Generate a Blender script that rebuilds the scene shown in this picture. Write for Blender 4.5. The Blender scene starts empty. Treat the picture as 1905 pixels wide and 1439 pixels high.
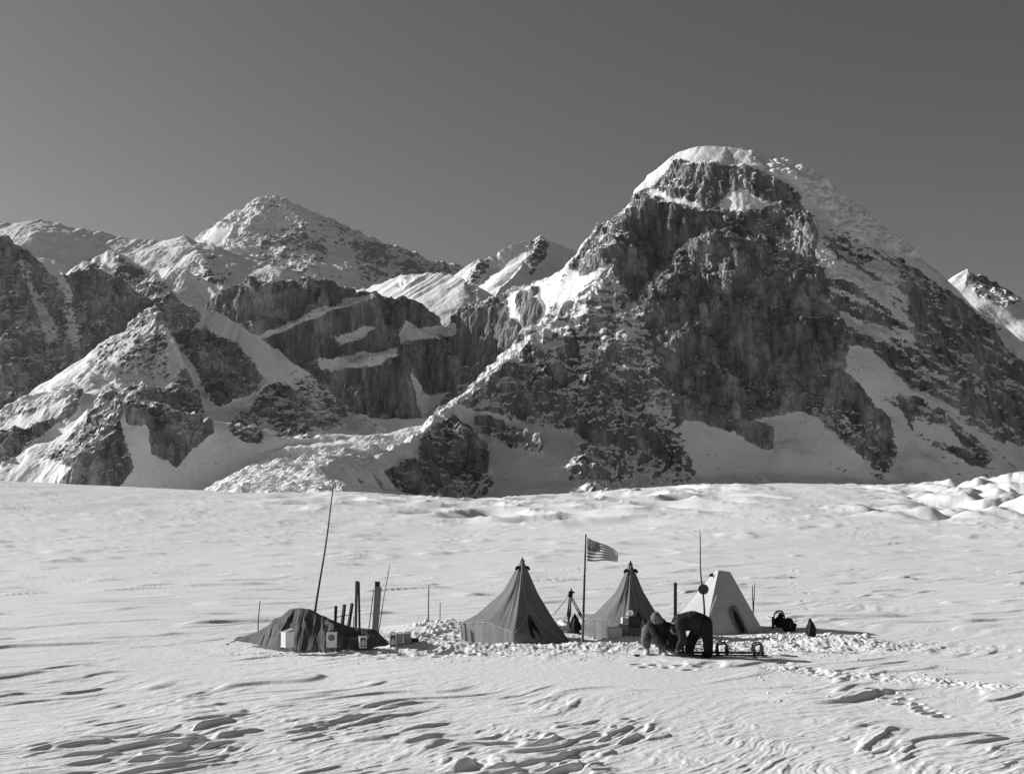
import bpy, bmesh, math, random
import numpy as np
from mathutils import Vector, Matrix

rnd = random.Random(7)
C = bpy.context.scene.collection
SC = bpy.context.scene
R = math.radians

# ------------------------------------------------------------------ camera, sky, sun, exposure
F = 2358.0            # focal length in photograph pixels
HZ = 955.0            # eye level in the photograph
EYE = 3.4             # camera height above the camp, metres
cam_d = bpy.data.cameras.new('camera'); cam = bpy.data.objects.new('camera', cam_d); C.objects.link(cam)
cam.location = (0, 0, EYE); cam.rotation_euler = (R(90), 0, 0)
cam_d.sensor_width = 36.0; cam_d.lens = 36.0 * F / 1905.0
cam_d.shift_y = (HZ - 719.5) / 1905.0
cam_d.clip_start = 0.1; cam_d.clip_end = 60000
SC.camera = cam

SUN_EL, SUN_BACK = 22.0, 20.0          # elevation; degrees behind the pure-left direction
sx = -math.cos(R(SUN_BACK)) * math.cos(R(SUN_EL)); sy = math.sin(R(SUN_BACK)) * math.cos(R(SUN_EL)); sz = math.sin(R(SUN_EL))
sun_d = bpy.data.lights.new('sun', 'SUN'); sun = bpy.data.objects.new('sun', sun_d); C.objects.link(sun)
sun_d.energy = 4.6; sun_d.angle = R(0.5); sun_d.color = (1.0, 1.0, 1.0)
sun.rotation_euler = Vector((-sx, -sy, -sz)).to_track_quat('-Z', 'Y').to_euler()

w = bpy.data.worlds.new('World'); SC.world = w; w.use_nodes = True
nt = w.node_tree; nt.nodes.clear()
sky = nt.nodes.new('ShaderNodeTexSky'); sky.sky_type = 'NISHITA'; sky.sun_disc = False
sky.sun_elevation = R(SUN_EL); sky.sun_rotation = R(-90 + SUN_BACK)
sky.altitude = 1800; sky.air_density = 1.0; sky.dust_density = 2.2; sky.ozone_density = 1.0
sep = nt.nodes.new('ShaderNodeSeparateColor')          # panchromatic film behind a red filter: the sky's red light as grey
bg = nt.nodes.new('ShaderNodeBackground'); bg.inputs[1].default_value = 0.055
out = nt.nodes.new('ShaderNodeOutputWorld')
nt.links.new(sky.outputs[0], sep.inputs[0]); nt.links.new(sep.outputs[0], bg.inputs[0]); nt.links.new(bg.outputs[0], out.inputs[0])
SC.view_settings.view_transform = 'Standard'; SC.view_settings.look = 'None'
SC.view_settings.gamma = 1.0; SC.view_settings.exposure = 0.42

# ------------------------------------------------------------------ noise
_p = np.random.RandomState(11).permutation(256).astype(np.int32); PERM = np.concatenate([_p, _p, _p])
_a = np.arange(16) * 2 * np.pi / 16
GX2, GY2 = np.cos(_a).astype(np.float32), np.sin(_a).astype(np.float32)
_g = np.random.RandomState(5).normal(size=(64, 3)); _g /= np.linalg.norm(_g, axis=1)[:, None]; G3 = _g.astype(np.float32)

def gn2(x, y, seed=0):
    x = np.asarray(x, np.float64) + seed * 17.37; y = np.asarray(y, np.float64) + seed * 9.71
    xi = np.floor(x).astype(np.int64); yi = np.floor(y).astype(np.int64)
    xf = (x - xi).astype(np.float32); yf = (y - yi).astype(np.float32)
    u = xf * xf * xf * (xf * (xf * 6 - 15) + 10); v = yf * yf * yf * (yf * (yf * 6 - 15) + 10)
    xa = xi & 255; xb = (xi + 1) & 255; ya = yi & 255; yb = (yi + 1) & 255
    def g(a, b, fx, fy):
        h = PERM[PERM[a] + b] & 15
        return GX2[h] * fx + GY2[h] * fy
    n0 = g(xa, ya, xf, yf); n1 = g(xb, ya, xf - 1, yf); n2 = g(xa, yb, xf, yf - 1); n3 = g(xb, yb, xf - 1, yf - 1)
    a = n0 + u * (n1 - n0); b = n2 + u * (n3 - n2)
    return (a + v * (b - a)) * 1.5

def gn3(x, y, z, seed=0):
    x = np.asarray(x, np.float64) + seed * 13.1; y = np.asarray(y, np.float64) + seed * 7.7; z = np.asarray(z, np.float64) + seed * 3.3
    xi = np.floor(x).astype(np.int64); yi = np.floor(y).astype(np.int64); zi = np.floor(z).astype(np.int64)
    xf = (x - xi).astype(np.float32); yf = (y - yi).astype(np.float32); zf = (z - zi).astype(np.float32)
    fu = lambda t: t * t * t * (t * (t * 6 - 15) + 10)
    u, v, w_ = fu(xf), fu(yf), fu(zf)
    X = (xi & 255, (xi + 1) & 255); Y = (yi & 255, (yi + 1) & 255); Z = (zi & 255, (zi + 1) & 255)
    c = {}
    for i in (0, 1):
        for j in (0, 1):
            h0 = PERM[PERM[X[i]] + Y[j]]
            for k in (0, 1):
                h = PERM[h0 + Z[k]] & 63
                c[i, j, k] = G3[h, 0] * (xf - i) + G3[h, 1] * (yf - j) + G3[h, 2] * (zf - k)
    l = lambda a, b, t: a + t * (b - a)
    return l(l(l(c[0,0,0], c[1,0,0], u), l(c[0,1,0], c[1,1,0], u), v), l(l(c[0,0,1], c[1,0,1], u), l(c[0,1,1], c[1,1,1], u), v), w_) * 1.5

VAL = np.random.RandomState(9).uniform(-1, 1, 256).astype(np.float32)
def facet3(x, y, z, oct=1, seed=0, gain=.5):
    # random heights joined by flat facets: breaks like rock instead of rolling like a cloud
    a, s, t = 1.0, 0.0, 0.0
    for o in range(oct):
        c, q = math.cos(.6 + o + seed), math.sin(.6 + o + seed)
        X = c * x - q * y + seed * 3.1; Y = q * x + c * y + .35 * z + seed * 1.7; Z = z + .25 * x - .2 * y
        f0 = np.stack([np.floor(X), np.floor(Y), np.floor(Z)], -1).astype(np.int64)
        fr = np.stack([X, Y, Z], -1) - f0
        od = np.argsort(-fr, axis=-1); sf = np.take_along_axis(fr, od, -1)
        p = f0.copy(); v = 0
        wts = [1 - sf[..., 0], sf[..., 0] - sf[..., 1], sf[..., 1] - sf[..., 2], sf[..., 2]]
        for k in range(4):
            h = PERM[PERM[PERM[p[..., 0] & 255] + (p[..., 1] & 255)] + (p[..., 2] & 255)]
            v = v + wts[k] * VAL[h & 255]
            if k < 3: p = p + (od[..., k:k + 1] == np.arange(3))
        s = s + a * v; t += a; a *= gain; x = x * 2.1; y = y * 2.1; z = z * 2.1
    return s / t

def fbm2(x, y, oct=4, seed=0, gain=.5):
    a, s, t = 1.0, 0.0, 0.0
    for o in range(oct):
        s = s + a * gn2(x, y, seed + o * 3); t += a; a *= gain; x = x * 2.03; y = y * 2.03
    return s / t
def rid3(x, y, z, oct=3, seed=0, gain=.5):
    a, s, t = 1.0, 0.0, 0.0
    for o in range(oct):
        s = s + a * (1 - 2 * np.abs(gn3(x, y, z, seed + o * 3))); t += a; a *= gain; x = x * 2.07; y = y * 2.07; z = z * 2.07
    return s / t
def sstep(a, b, x):
    t = np.clip((x - a) / (b - a), 0, 1); return t * t * (3 - 2 * t)

# ------------------------------------------------------------------ helpers
def px3(px, py, Y):
    return ((px - 952.5) / F * Y, Y, EYE - (py - HZ) / F * Y)

def link(name, me, mat=None, parent=None):
    o = bpy.data.objects.new(name, me); C.objects.link(o)
    if mat:
        for m in (mat if isinstance(mat, (list, tuple)) else [mat]): me.materials.append(m)
    if parent: o.parent = parent
    return o
def tag(o, label=None, cat=None, group=None, kind=None):
    if label: o['label'] = label
    if cat: o['category'] = cat
    if group: o['group'] = group
    if kind: o['kind'] = kind
    return o
def thing(name, loc, label, cat, rz=0, group=None):
    o = bpy.data.objects.new(name, None); C.objects.link(o); o.location = loc; o.rotation_euler = (0, 0, rz)
    o.empty_display_size = 0.2
    return tag(o, label, cat, group)
def dup(root, loc=None, rz=None, label=None, group=None):
    r = root.copy(); C.objects.link(r)
    if loc is not None: r.location = loc
    if rz is not None: r.rotation_euler = (0, 0, rz)
    if label: r['label'] = label
    if group: r['group'] = group
    for ch in list(root.children):
        c = ch.copy(); C.objects.link(c); c.parent = r
        for g in ch.children:
            d = g.copy(); C.objects.link(d); d.parent = c
    return r
def grid_mesh(name, X, Y, Z, smooth=True):
    n, m = X.shape
    me = bpy.data.meshes.new(name)
    co = np.stack([X, Y, Z], -1).astype(np.float32).reshape(-1)
    i = np.arange(n * m).reshape(n, m)
    q = np.stack([i[:-1, :-1], i[:-1, 1:], i[1:, 1:], i[1:, :-1]], -1).reshape(-1).astype(np.int32)
    nf = (n - 1) * (m - 1)
    me.vertices.add(n * m); me.vertices.foreach_set('co', co)
    me.loops.add(nf * 4); me.loops.foreach_set('vertex_index', q)
    me.polygons.add(nf); me.polygons.foreach_set('loop_start', np.arange(0, nf * 4, 4, dtype=np.int32))
    me.polygons.foreach_set('loop_total', np.full(nf, 4, np.int32))
    me.update(calc_edges=True)
    me.polygons.foreach_set('use_smooth', np.full(nf, smooth, bool))
    return me
def attr(me, name, v):
    a = me.attributes.new(name, 'FLOAT', 'POINT'); a.data.foreach_set('value', np.asarray(v, np.float32).reshape(-1))

# shapes into a bmesh
def bm_box(bm, c, s, rot=None, taper=1.0, bevel=0.0):
    M = Matrix.Translation(c) @ (rot.to_4x4() if rot else Matrix())
    r = bmesh.ops.create_cube(bm, size=1.0)
    for v in r['verts']:
        k = taper if v.co.z > 0 else 1
        v.co = M @ Vector((v.co.x * s[0] * k, v.co.y * s[1] * k, v.co.z * s[2]))
    if bevel:
        es = list({e for v in r['verts'] for e in v.link_edges})
        bmesh.ops.bevel(bm, geom=es, offset=bevel, segments=2, affect='EDGES', profile=.5)
def bm_tube(bm, pts, rad, n=8, cap=True):
    pts = [Vector(p) for p in pts]
    rad = rad if isinstance(rad, (list, tuple)) else [rad] * len(pts)
    rings = []
    up = None
    for i, p in enumerate(pts):
        d = (pts[min(i + 1, len(pts) - 1)] - pts[max(i - 1, 0)]).normalized()
        if up is None:
            up = d.orthogonal().normalized()
        up = (up - d * up.dot(d)).normalized(); sd = d.cross(up)
        rings.append([bm.verts.new(p + (up * math.cos(2 * math.pi * k / n) + sd * math.sin(2 * math.pi * k / n)) * rad[i]) for k in range(n)])
    for a, b in zip(rings[:-1], rings[1:]):
        for k in range(n): bm.faces.new((a[k], a[(k + 1) % n], b[(k + 1) % n], b[k]))
    if cap: bm.faces.new(rings[0][::-1]); bm.faces.new(rings[-1])
def bm_ell(bm, c, s, rot=None, sub=2):
    M = Matrix.Translation(c) @ (rot.to_4x4() if rot else Matrix())
    r = bmesh.ops.create_icosphere(bm, subdivisions=sub, radius=1.0)
    for v in r['verts']: v.co = M @ Vector((v.co.x * s[0], v.co.y * s[1], v.co.z * s[2]))
    return r['verts']
def fin(name, bm, mat, parent=None, smooth=False):
    bmesh.ops.recalc_face_normals(bm, faces=bm.faces)
    me = bpy.data.meshes.new(name); bm.to_mesh(me); bm.free()
    if smooth: me.polygons.foreach_set('use_smooth', np.ones(len(me.polygons), bool))
    return link(name, me, mat, parent)

# ------------------------------------------------------------------ materials
class NT:
    def __init__(s, name):
        s.m = bpy.data.materials.new(name); s.m.use_nodes = True; s.t = s.m.node_tree
        s.b = s.t.nodes['Principled BSDF']; s.b.inputs['Roughness'].default_value = .9
        s.b.inputs['Specular IOR Level'].default_value = .15
    def n(s, typ, **kw):
        x = s.t.nodes.new('ShaderNode' + typ)
        for k, v in kw.items():
            setattr(x, k, v)
        return x
    def l(s, a, b): s.t.links.new(a, b)
    def noise(s, scale, detail=4, rough=.55, vec=None, lac=2.0):
        x = s.n('TexNoise'); x.inputs['Scale'].default_value = scale; x.inputs['Detail'].default_value = detail
        x.inputs['Roughness'].default_value = rough; x.inputs['Lacunarity'].default_value = lac
        if vec is not None: s.l(vec, x.inputs['Vector'])
        return x.outputs[0]
    def mapping(s, scale, vec=None, rot=(0, 0, 0)):
        x = s.n('Mapping'); x.inputs['Scale'].default_value = scale; x.inputs['Rotation'].default_value = rot
        if vec is None: vec = s.coord()
        s.l(vec, x.inputs['Vector']); return x.outputs[0]
    def coord(s, kind='Object'):
        if not hasattr(s, '_c'): s._c = s.n('TexCoord')
        return s._c.outputs[kind]
    def math(s, op, a, b=None, c=None, clamp=False):
        x = s.n('Math', operation=op); x.use_clamp = clamp
        for i, v in enumerate((a, b, c)):
            if v is None: continue
            if isinstance(v, (int, float)): x.inputs[i].default_value = v
            else: s.l(v, x.inputs[i])
        return x.outputs[0]
    def ramp(s, fac, stops):
        x = s.n('ValToRGB'); e = x.color_ramp.elements
        e[0].position, e[1].position = stops[0][0], stops[-1][0]
        e[0].color = (*(stops[0][1],) * 3, 1); e[1].color = (*(stops[-1][1],) * 3, 1)
        for p, v in stops[1:-1]:
            q = e.new(p); q.color = (v, v, v, 1)
        s.l(fac, x.inputs[0]); return x.outputs[0]
    def smooth(s, x, a, b):
        m = s.n('MapRange', interpolation_type='SMOOTHSTEP'); m.inputs[1].default_value = a; m.inputs[2].default_value = b
        s.l(x, m.inputs[0]); return m.outputs[0]
    def mix(s, f, a, b):
        x = s.n('Mix', data_type='RGBA')
        s.l(f, x.inputs[0])
        for i, v in ((6, a), (7, b)):
            if isinstance(v, (int, float)): x.inputs[i].default_value = (v, v, v, 1)
            else: s.l(v, x.inputs[i])
        return x.outputs[2]
    def bump(s, h, dist, strength=1.0, normal=None):
        x = s.n('Bump'); x.inputs['Distance'].default_value = dist; x.inputs['Strength'].default_value = strength
        s.l(h, x.inputs['Height'])
        if normal is not None: s.l(normal, x.inputs['Normal'])
        return x.outputs[0]
    def col(s, v):
        if isinstance(v, (int, float)): s.b.inputs['Base Color'].default_value = (v, v, v, 1)
        else: s.l(v, s.b.inputs['Base Color'])
    def normal(s, v): s.l(v, s.b.inputs['Normal'])

def cloth_mat(name, v, var=.12, scale=6, bump=.004):
    m = NT(name); n = m.noise(scale, 5, .6)
    m.col(m.ramp(n, [(.3, v * (1 - var)), (.7, v * (1 + var))]))
    m.normal(m.bump(m.noise(120, 2), bump)); return m.m
def plain_mat(name, v, rough=.8, var=.15, scale=12):
    m = NT(name); n = m.noise(scale, 4); m.col(m.ramp(n, [(.3, v * (1 - var)), (.7, v * (1 + var))]))
    m.b.inputs['Roughness'].default_value = rough; return m.m

def snow_mat():
    m = NT('wind_packed_snow')
    n = m.noise(.35, 6, .6); m.col(m.ramp(n, [(.3, .74), (.7, .83)]))
    b1 = m.bump(m.noise(1.0, 6, .62, m.mapping((5, 2.6, 5), None, (0, 0, .9))), .022, .8)
    b2 = m.bump(m.noise(60, 4, .6), .006, .8, b1)
    m.normal(b2); m.b.inputs['Roughness'].default_value = .8
    return m.m
def mountain_mat(name, thr, s_noise=.30, rock=(.05, .48), unit=1.0, ledge=.25, strata=.12, snow=(.78, .86)):
    m = NT(name); c = m.coord()
    at = m.n('Attribute', attribute_name='snow').outputs['Fac']
    led = m.mapping((.035 / unit, .035 / unit, .11 / unit), c, (0, strata, 0))
    n1 = m.noise(1.0, 8, .66, led)
    n2 = m.noise(.11 / unit, 6, .7, c)
    n3 = m.noise(.014 / unit, 4, .55, c)
    f = m.math('MULTIPLY_ADD', m.math('SUBTRACT', n1, .5), ledge + .70, at)
    f = m.math('MULTIPLY_ADD', m.math('SUBTRACT', n2, .5), s_noise + .42, f)
    f = m.math('MULTIPLY_ADD', m.math('SUBTRACT', n3, .5), .30, f)
    fac = m.smooth(f, thr - .035, thr + .035)
    st = m.mapping((.05 / unit, .05 / unit, .006 / unit), c)
    s1 = m.noise(1.0, 6, .62, st)
    s2 = m.noise(1.0, 4, .6, m.mapping((.014 / unit, .014 / unit, .0016 / unit), c))
    rk = m.math('ADD', m.math('MULTIPLY', s2, .48), m.math('ADD', m.math('MULTIPLY', s1, .37), m.math('MULTIPLY', m.noise(.05 / unit, 8, .7, c), .15)))
    rc = m.ramp(rk, [(.38, rock[0]), (.5, (rock[0] + rock[1]) * .40), (.62, rock[1])])
    sn = m.ramp(m.noise(.01 / unit, 5, .6, c), [(.3, snow[0]), (.7, snow[1])])
    m.col(m.mix(fac, rc, sn))
    vo = m.n('TexVoronoi'); vo.inputs['Scale'].default_value = 1.0; m.l(m.mapping((.09 / unit, .09 / unit, .032 / unit), c, (0, strata, .6)), vo.inputs['Vector'])
    vo2 = m.n('TexVoronoi'); vo2.inputs['Scale'].default_value = 1.0; m.l(m.mapping((.22 / unit, .22 / unit, .10 / unit), c, (0, -strata, .2)), vo2.inputs['Vector'])
    hb = m.math('ADD', m.math('MULTIPLY', vo.outputs['Distance'], -.55), m.math('MULTIPLY_ADD', vo2.outputs['Distance'], -.28, m.math('MULTIPLY', m.noise(1.0, 9, .72, m.mapping((.10 / unit, .10 / unit, .03 / unit), c)), .7)))
    rb = m.bump(hb, 11 * unit, 1.0)
    sb = m.bump(m.noise(.03 / unit, 6, .55, c), 5 * unit, .6)
    mx = m.n('Mix', data_type='VECTOR'); m.l(fac, mx.inputs[0]); m.l(rb, mx.inputs[4]); m.l(sb, mx.inputs[5])
    m.normal(mx.outputs[1]); m.b.inputs['Specular IOR Level'].default_value = .05
    return m.m

# ------------------------------------------------------------------ the glacier
CREST_PX = [-900, -300, 0, 100, 380, 600, 760, 870, 1000, 1150, 1300, 1450, 1600, 1750, 1850, 1905, 2200, 2900]
CREST_PY = [880, 890, 897, 902, 915, 925, 931, 933, 926, 916, 908, 902, 904, 907, 900, 897, 892, 890]
YC = 330.0
def ground_z(x, y, fine=True):
    x = np.asarray(x, np.float64); y = np.asarray(y, np.float64)
    ys = np.maximum(y, 2.0)
    px = 952.5 + F * x / ys
    zc = EYE + (HZ - np.interp(px, CREST_PX, CREST_PY)) / F * YC
    rise = sstep(60, YC, y)
    z = zc * rise
    z = np.where(y > YC, zc - (np.minimum(y, 2500) - YC) * .03 + 0 * z, z)
    z = z + .10 * fbm2(x / 9.0, y / 9.0, 2, 3) * sstep(8, 14, y) * (1 - sstep(200, 330, y))
    z = z + .5 * fbm2(x / 60.0, y / 45.0, 2, 4) * sstep(60, 150, y) * (1 - .85 * sstep(230, 330, y))
    # hummocks: far right and middle of the far glacier
    pw = px + 90 * fbm2(x / 30.0, y / 36.0, 2, 14); yw = y + 26 * fbm2(x / 34.0, y / 34.0, 2, 16)
    hm = sstep(1540, 1860, pw) * sstep(125, 185, yw) * (1 - .6 * sstep(280, 340, y))
    hb = 1 - np.abs(fbm2(x / 17.0, y / 22.0, 3, 8)) * 2.2
    bl = np.abs(fbm2(x / 13.0, y / 19.0, 3, 8, .45)) * 2.4
    z = z + hm * (3.2 * np.clip(bl, 0, 1.1) - 1.3 + .55 * fbm2(x / 3.6, y / 6.5, 3, 18))
    mm = sstep(700, 930, pw) * (1 - sstep(1250, 1520, pw)) * sstep(135, 205, yw) * (1 - .85 * sstep(255, 330, y))
    mb = 1 - np.abs(fbm2(x / 24.0 + y / 90., y / 26.0, 3, 9)) * 2.6
    z = z + mm * (2.5 * np.clip(mb, -.5, 1) - 1.5)
    m2 = sstep(440, 640, pw) * (1 - sstep(700, 930, pw)) * sstep(160, 235, yw)
    z = z + m2 * 1.5 * np.clip(mb, -.5, 1)
    z = z + .35 * fbm2(x / 14., y / 30., 3, 12) * sstep(110, 190, y)
    # the camp: tents dug in, a lip of shovelled snow in front
    def blob(cx, cy, rx, ry): return np.exp(-((x - cx) / rx) ** 2 - ((y - cy) / ry) ** 2)
    z = z - .16 * blob(.6, 34.2, 2.2, 1.6) - .12 * blob(3.2, 35.5, 1.6, 1.0) - .10 * blob(6.0, 36.6, 1.5, 1.2)
    z = z + .16 * blob(-.9, 31.6, 2.4, .8) + .12 * blob(2.6, 31.6, 1.6, .7) + .12 * blob(-2.5, 31.3, 1.0, .6)
    z = z + .26 * blob(-2.0, 37.0, 1.5, .9) + .16 * blob(8.6, 33.2, 1.4, .8) + .17 * blob(3.0, 33.5, 1.0, .6)
    if not fine: return z
    # sastrugi: wind-cut plates and tongues running away to the right
    pad = np.clip(blob(2.6, 26.6, 2.8, 1.9) * 1.3 + blob(-1.2, 30.2, 1.0, .8) + 1.2 * blob(4.3, 30.0, 2.0, .7), 0, 1)
    camp = np.clip(blob(2, 33.5, 5.5, 2.6), 0, 1)
    patch = sstep(-.10, .38, fbm2(x / 4.2, y / 5.5, 2, 31))
    patch2 = sstep(-.1, .35, fbm2(x / 3.1, y / 4.0, 2, 36))
    ct, st = math.cos(R(52)), math.sin(R(52))
    def lod(k, sd, th):
        ct, st = math.cos(R(th)), math.sin(R(th))
        xs_, ys_ = x + .30 * k * gn2(x / (1.3 * k), y / (1.6 * k), 21 + sd), y + .35 * k * gn2(x / (1.3 * k), y / (1.6 * k), 22 + sd)
        uu, vv = (ct * xs_ + st * ys_) / k, (-st * xs_ + ct * ys_) / k
        def lay(L, W, a, b, q): return sstep(a, b, gn2(uu / L, vv / W, q + sd))
        xs_ = xs_ + .9 * gn2(x / 5.5, y / 7.0, 23) ; ys_ = ys_ + .6 * gn2(x / 6.0, y / 6.0, 24)
        uu, vv = (ct * xs_ + st * ys_) / k, (-st * xs_ + ct * ys_) / k
        big = .095 * lay(1.9, .44, .20, .48, 41) * patch + .05 * lay(1.0, .26, .12, .42, 43) * patch2
        big = big + .018 * lay(.55, .17, .05, .4, 47) * (.4 + .6 * patch)
        return big, .012 * gn2(uu / 1.2, vv / .13, 45 + sd) + .006 * gn2(uu / .5, vv / .07, 46 + sd)
    b1, f1 = lod(1.0, 0, 52); b2, f2 = lod(1.8, 60, 46); b3, f3 = lod(3.6, 120, 36); b4, f4 = lod(8.0, 180, 26)
    w1 = 1 - sstep(18, 25, y); w2 = sstep(18, 25, y) * (1 - sstep(30, 42, y)); w3 = sstep(30, 42, y) * (1 - sstep(62, 95, y)); w4 = sstep(62, 95, y)
    near = .68 + .6 * (1 - sstep(19, 26, y))
    amp = near * (1 - .93 * pad) * (1 - .5 * camp)
    z = z + amp * (w1 * (b1 + f1 * (.55 + .65 * patch2)) + w2 * (b2 + f2 * (.55 + .65 * patch2)) + w3 * (b3 * 1.5 + f3 * 2.6) + w4 * (1 - .5 * sstep(170, 300, y)) * (b4 * 2.6 + f4 * 5))
    # trampled, churned snow round the tents and the tracks to the lower right
    tr = np.clip(blob(1.0, 31.6, 6.5, 1.5) + blob(8.0, 32.5, 3.2, 1.3) + .8 * blob(-2.6, 34.5, 2.0, 2.2), 0, 1)
    d = np.abs((x - 5.6) * .62 + (y - 28.0) * .78) ; along = (x - 5.6) * .78 - (y - 28.0) * .62
    tr = np.clip(tr + .9 * np.exp(-(d / .55) ** 2) * sstep(-.6, .5, along) * (1 - sstep(5, 7, along)), 0, 1)
    lump = .10 * fbm2(x / .55, y / .75, 4, 51, .62) + .05 * np.abs(gn2(x / .16, y / .22, 52))
    z = z + tr * lump * (1 - .85 * np.clip(1.2 * blob(4.3, 30.0, 2.0, .7), 0, 1))
    # footprints leading away behind the right-hand tent
    return z

def at(px, py):
    lo, hi = 6.0, 320.0
    Ys = np.concatenate([np.linspace(10, 60, 1500), np.linspace(60, 330, 1500)[1:]])
    X = (px - 952.5) / F * Ys; zr = EYE - (py - HZ) / F * Ys
    g = ground_z(X, Ys)
    k = np.argmax(zr <= g)
    return Vector((X[k], Ys[k], g[k]))
def gz(x, y): return float(ground_z(np.array([x]), np.array([y]))[0])
def onto(px, Y):
    x = (px - 952.5) / F * Y; return Vector((x, Y, gz(x, Y)))

SNOW = snow_mat()
def build_ground():
    rows = [3, 5, 7, 8.5, 10]; y = 11.5
    while y < 345:
        rows.append(y); y += min(max(.024, .31 * y * y / (1268 * EYE)), 1.6)
    y = 360.
    while y < 9000: rows.append(y); y *= 1.09
    rows = np.array(rows)
    cols = np.concatenate([np.linspace(-6000, -500, 30)[:-1], np.linspace(-500, -120, 60)[:-1], np.arange(-120, 2026, 1.7), np.linspace(2026, 2400, 60)[1:], np.linspace(2400, 8000, 30)[1:]])
    PX, Y = np.meshgrid(cols, rows); X = (PX - 952.5) / F * Y
    Z = ground_z(X, Y)
    # footprints: pressed ovals with a small rim, in wandering lines
    rf = random.Random(5); lines = [((1475, 1062), (1512, 1140), 11), ((1440, 1232), (1590, 1262), 12), ((1620, 1280), (1760, 1338), 11), ((800, 1210), (960, 1222), 9), ((650, 1220), (840, 1216), 10), ((1180, 1238), (1330, 1243), 7)]
    for (ax, ay), (bx, by), n in lines:
        for k in range(n):
            f_ = (k + rf.uniform(-.2, .2)) / n; p = at(ax + (bx - ax) * f_ + rf.uniform(-8, 8), ay + (by - ay) * f_ + (2.5 if k % 2 else -2.5) + rf.uniform(-3, 3)); dp = rf.uniform(.35, 1.0)
            j0, j1 = np.searchsorted(rows, [p.y - .8, p.y + .8])
            xs_, ys_ = X[j0:j1] - p.x, Y[j0:j1] - p.y; a_ = rf.uniform(-.5, .5) + .6
            r_ = np.hypot((xs_ * math.cos(a_) + ys_ * math.sin(a_)) / .19, (-xs_ * math.sin(a_) + ys_ * math.cos(a_)) / .11)
            Z[j0:j1] += -.07 * dp * (1 - sstep(.55, 1.05, r_)) + .018 * dp * np.exp(-((r_ - 1.35) / .3) ** 2)
    me = grid_mesh('glacier_ground', X, Y, Z)
    o = link('ground', me, SNOW); tag(o, 'wide snow covered glacier carved by wind into low ridges', 'snow field', kind='structure')
build_ground()

# ------------------------------------------------------------------ mountains: real ridges at real distances
def prof(p, ext=.5):
    d = np.array([q[0] for q in p], float); h = np.array([q[1] for q in p], float)
    sl = max(ext, (h[-1] - h[-2]) / (d[-1] - d[-2]))
    return np.append(d, d[-1] + 1e5), np.append(h, h[-1] + sl * 1e5)
def skyline(pts, front, back, j=1.0): return dict(j=j, o=31.0 * len(pts), p=[px3(*q) for q in pts], left=prof(back), right=prof(front))
def spur(pts, west, east): return dict(o=57.0 * len(pts), p=[px3(*q) for q in pts], left=prof(east, 1.1), right=prof(west, 1.1))

JAG = (fbm2(np.arange(4096) * .25, np.zeros(4096), 3, 77, .6) * 1.2 - .3)
def ridge_height(ridges, x, y, k, base, dn=None, jag=0.0):
    zs = []
    for r in ridges:
        zr = np.full(x.shape, -1e9); P = r['p']
        for (ax, ay, az), (bx, by, bz) in zip(P[:-1], P[1:]):
            dx, dy = bx - ax, by - ay; L2 = dx * dx + dy * dy + 1e-9
            t = np.clip(((x - ax) * dx + (y - ay) * dy) / L2, 0, 1)
            qx, qy = x - ax - t * dx, y - ay - t * dy
            d = np.sqrt(qx * qx + qy * qy)
            if dn is not None: d = d * dn
            cr = dx * (y - ay) - dy * (x - ax)
            left = np.interp(d, *r['left']); right = np.interp(d, *r['right'])
            wgt = sstep(-.35, .35, cr / (np.sqrt(L2) * (d + 1)))
            drop = left * wgt + right * (1 - wgt)
            zr = np.maximum(zr, az + t * (bz - az) - drop + (jag * r.get('j', 1) * np.interp((r['o'] + math.hypot(ax, ay) + t * math.sqrt(L2)) / (3.0 * jag + 1), np.arange(4096) * .25, JAG, period=1024) if jag else 0))
        zs.append(zr)
    zs.append(np.full(x.shape, base))
    m = np.max(zs, 0); s = 0
    for q in zs: s = s + np.exp((q - m) / k)
    return m + k * np.log(s) - 0

def normals(X, Y, Z):
    du = np.stack([np.gradient(a, axis=1) for a in (X, Y, Z)], -1)
    dv = np.stack([np.gradient(a, axis=0) for a in (X, Y, Z)], -1)
    n = np.cross(du, dv); n /= np.linalg.norm(n, axis=-1, keepdims=True) + 1e-12
    n[n[..., 2] < 0] *= -1
    return n
def blur(a, n, axis):
    k = np.ones(n) / n
    return np.apply_along_axis(lambda v: np.convolve(np.pad(v, n // 2, mode='edge'), k, 'valid')[:len(v)], axis, a)

# how much bare rock each face carries (0 snow .. 1 rock), from patches listed by direction and laid onto the surface
def rock_map(default, polys):
    gx = np.arange(-420, 2320, 3.0); gy = np.arange(240, 960, 3.0)
    A, B = np.meshgrid(gx, gy); M = np.full(A.shape, float(default))
    for val, pg in polys:
        ins = np.zeros(A.shape, bool); n = len(pg)
        for i in range(n):
            (x1, y1), (x2, y2) = pg[i], pg[(i + 1) % n]
            if y1 == y2: continue
            c = ((y1 > B) != (y2 > B)) & (A < (x2 - x1) * (B - y1) / (y2 - y1) + x1)
            ins ^= c
        M = np.where(ins, val, M)
    M = blur(blur(M, 3, 0), 3, 1)
    def f(px, py):
        i = np.clip((px + 420) / 3, 0, len(gx) - 2); j = np.clip((py - 240) / 3, 0, len(gy) - 2)
        i0 = i.astype(int); j0 = j.astype(int); u = i - i0; v = j - j0
        return (M[j0, i0] * (1 - u) + M[j0, i0 + 1] * u) * (1 - v) + (M[j0 + 1, i0] * (1 - u) + M[j0 + 1, i0 + 1] * u) * v
    return f

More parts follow.
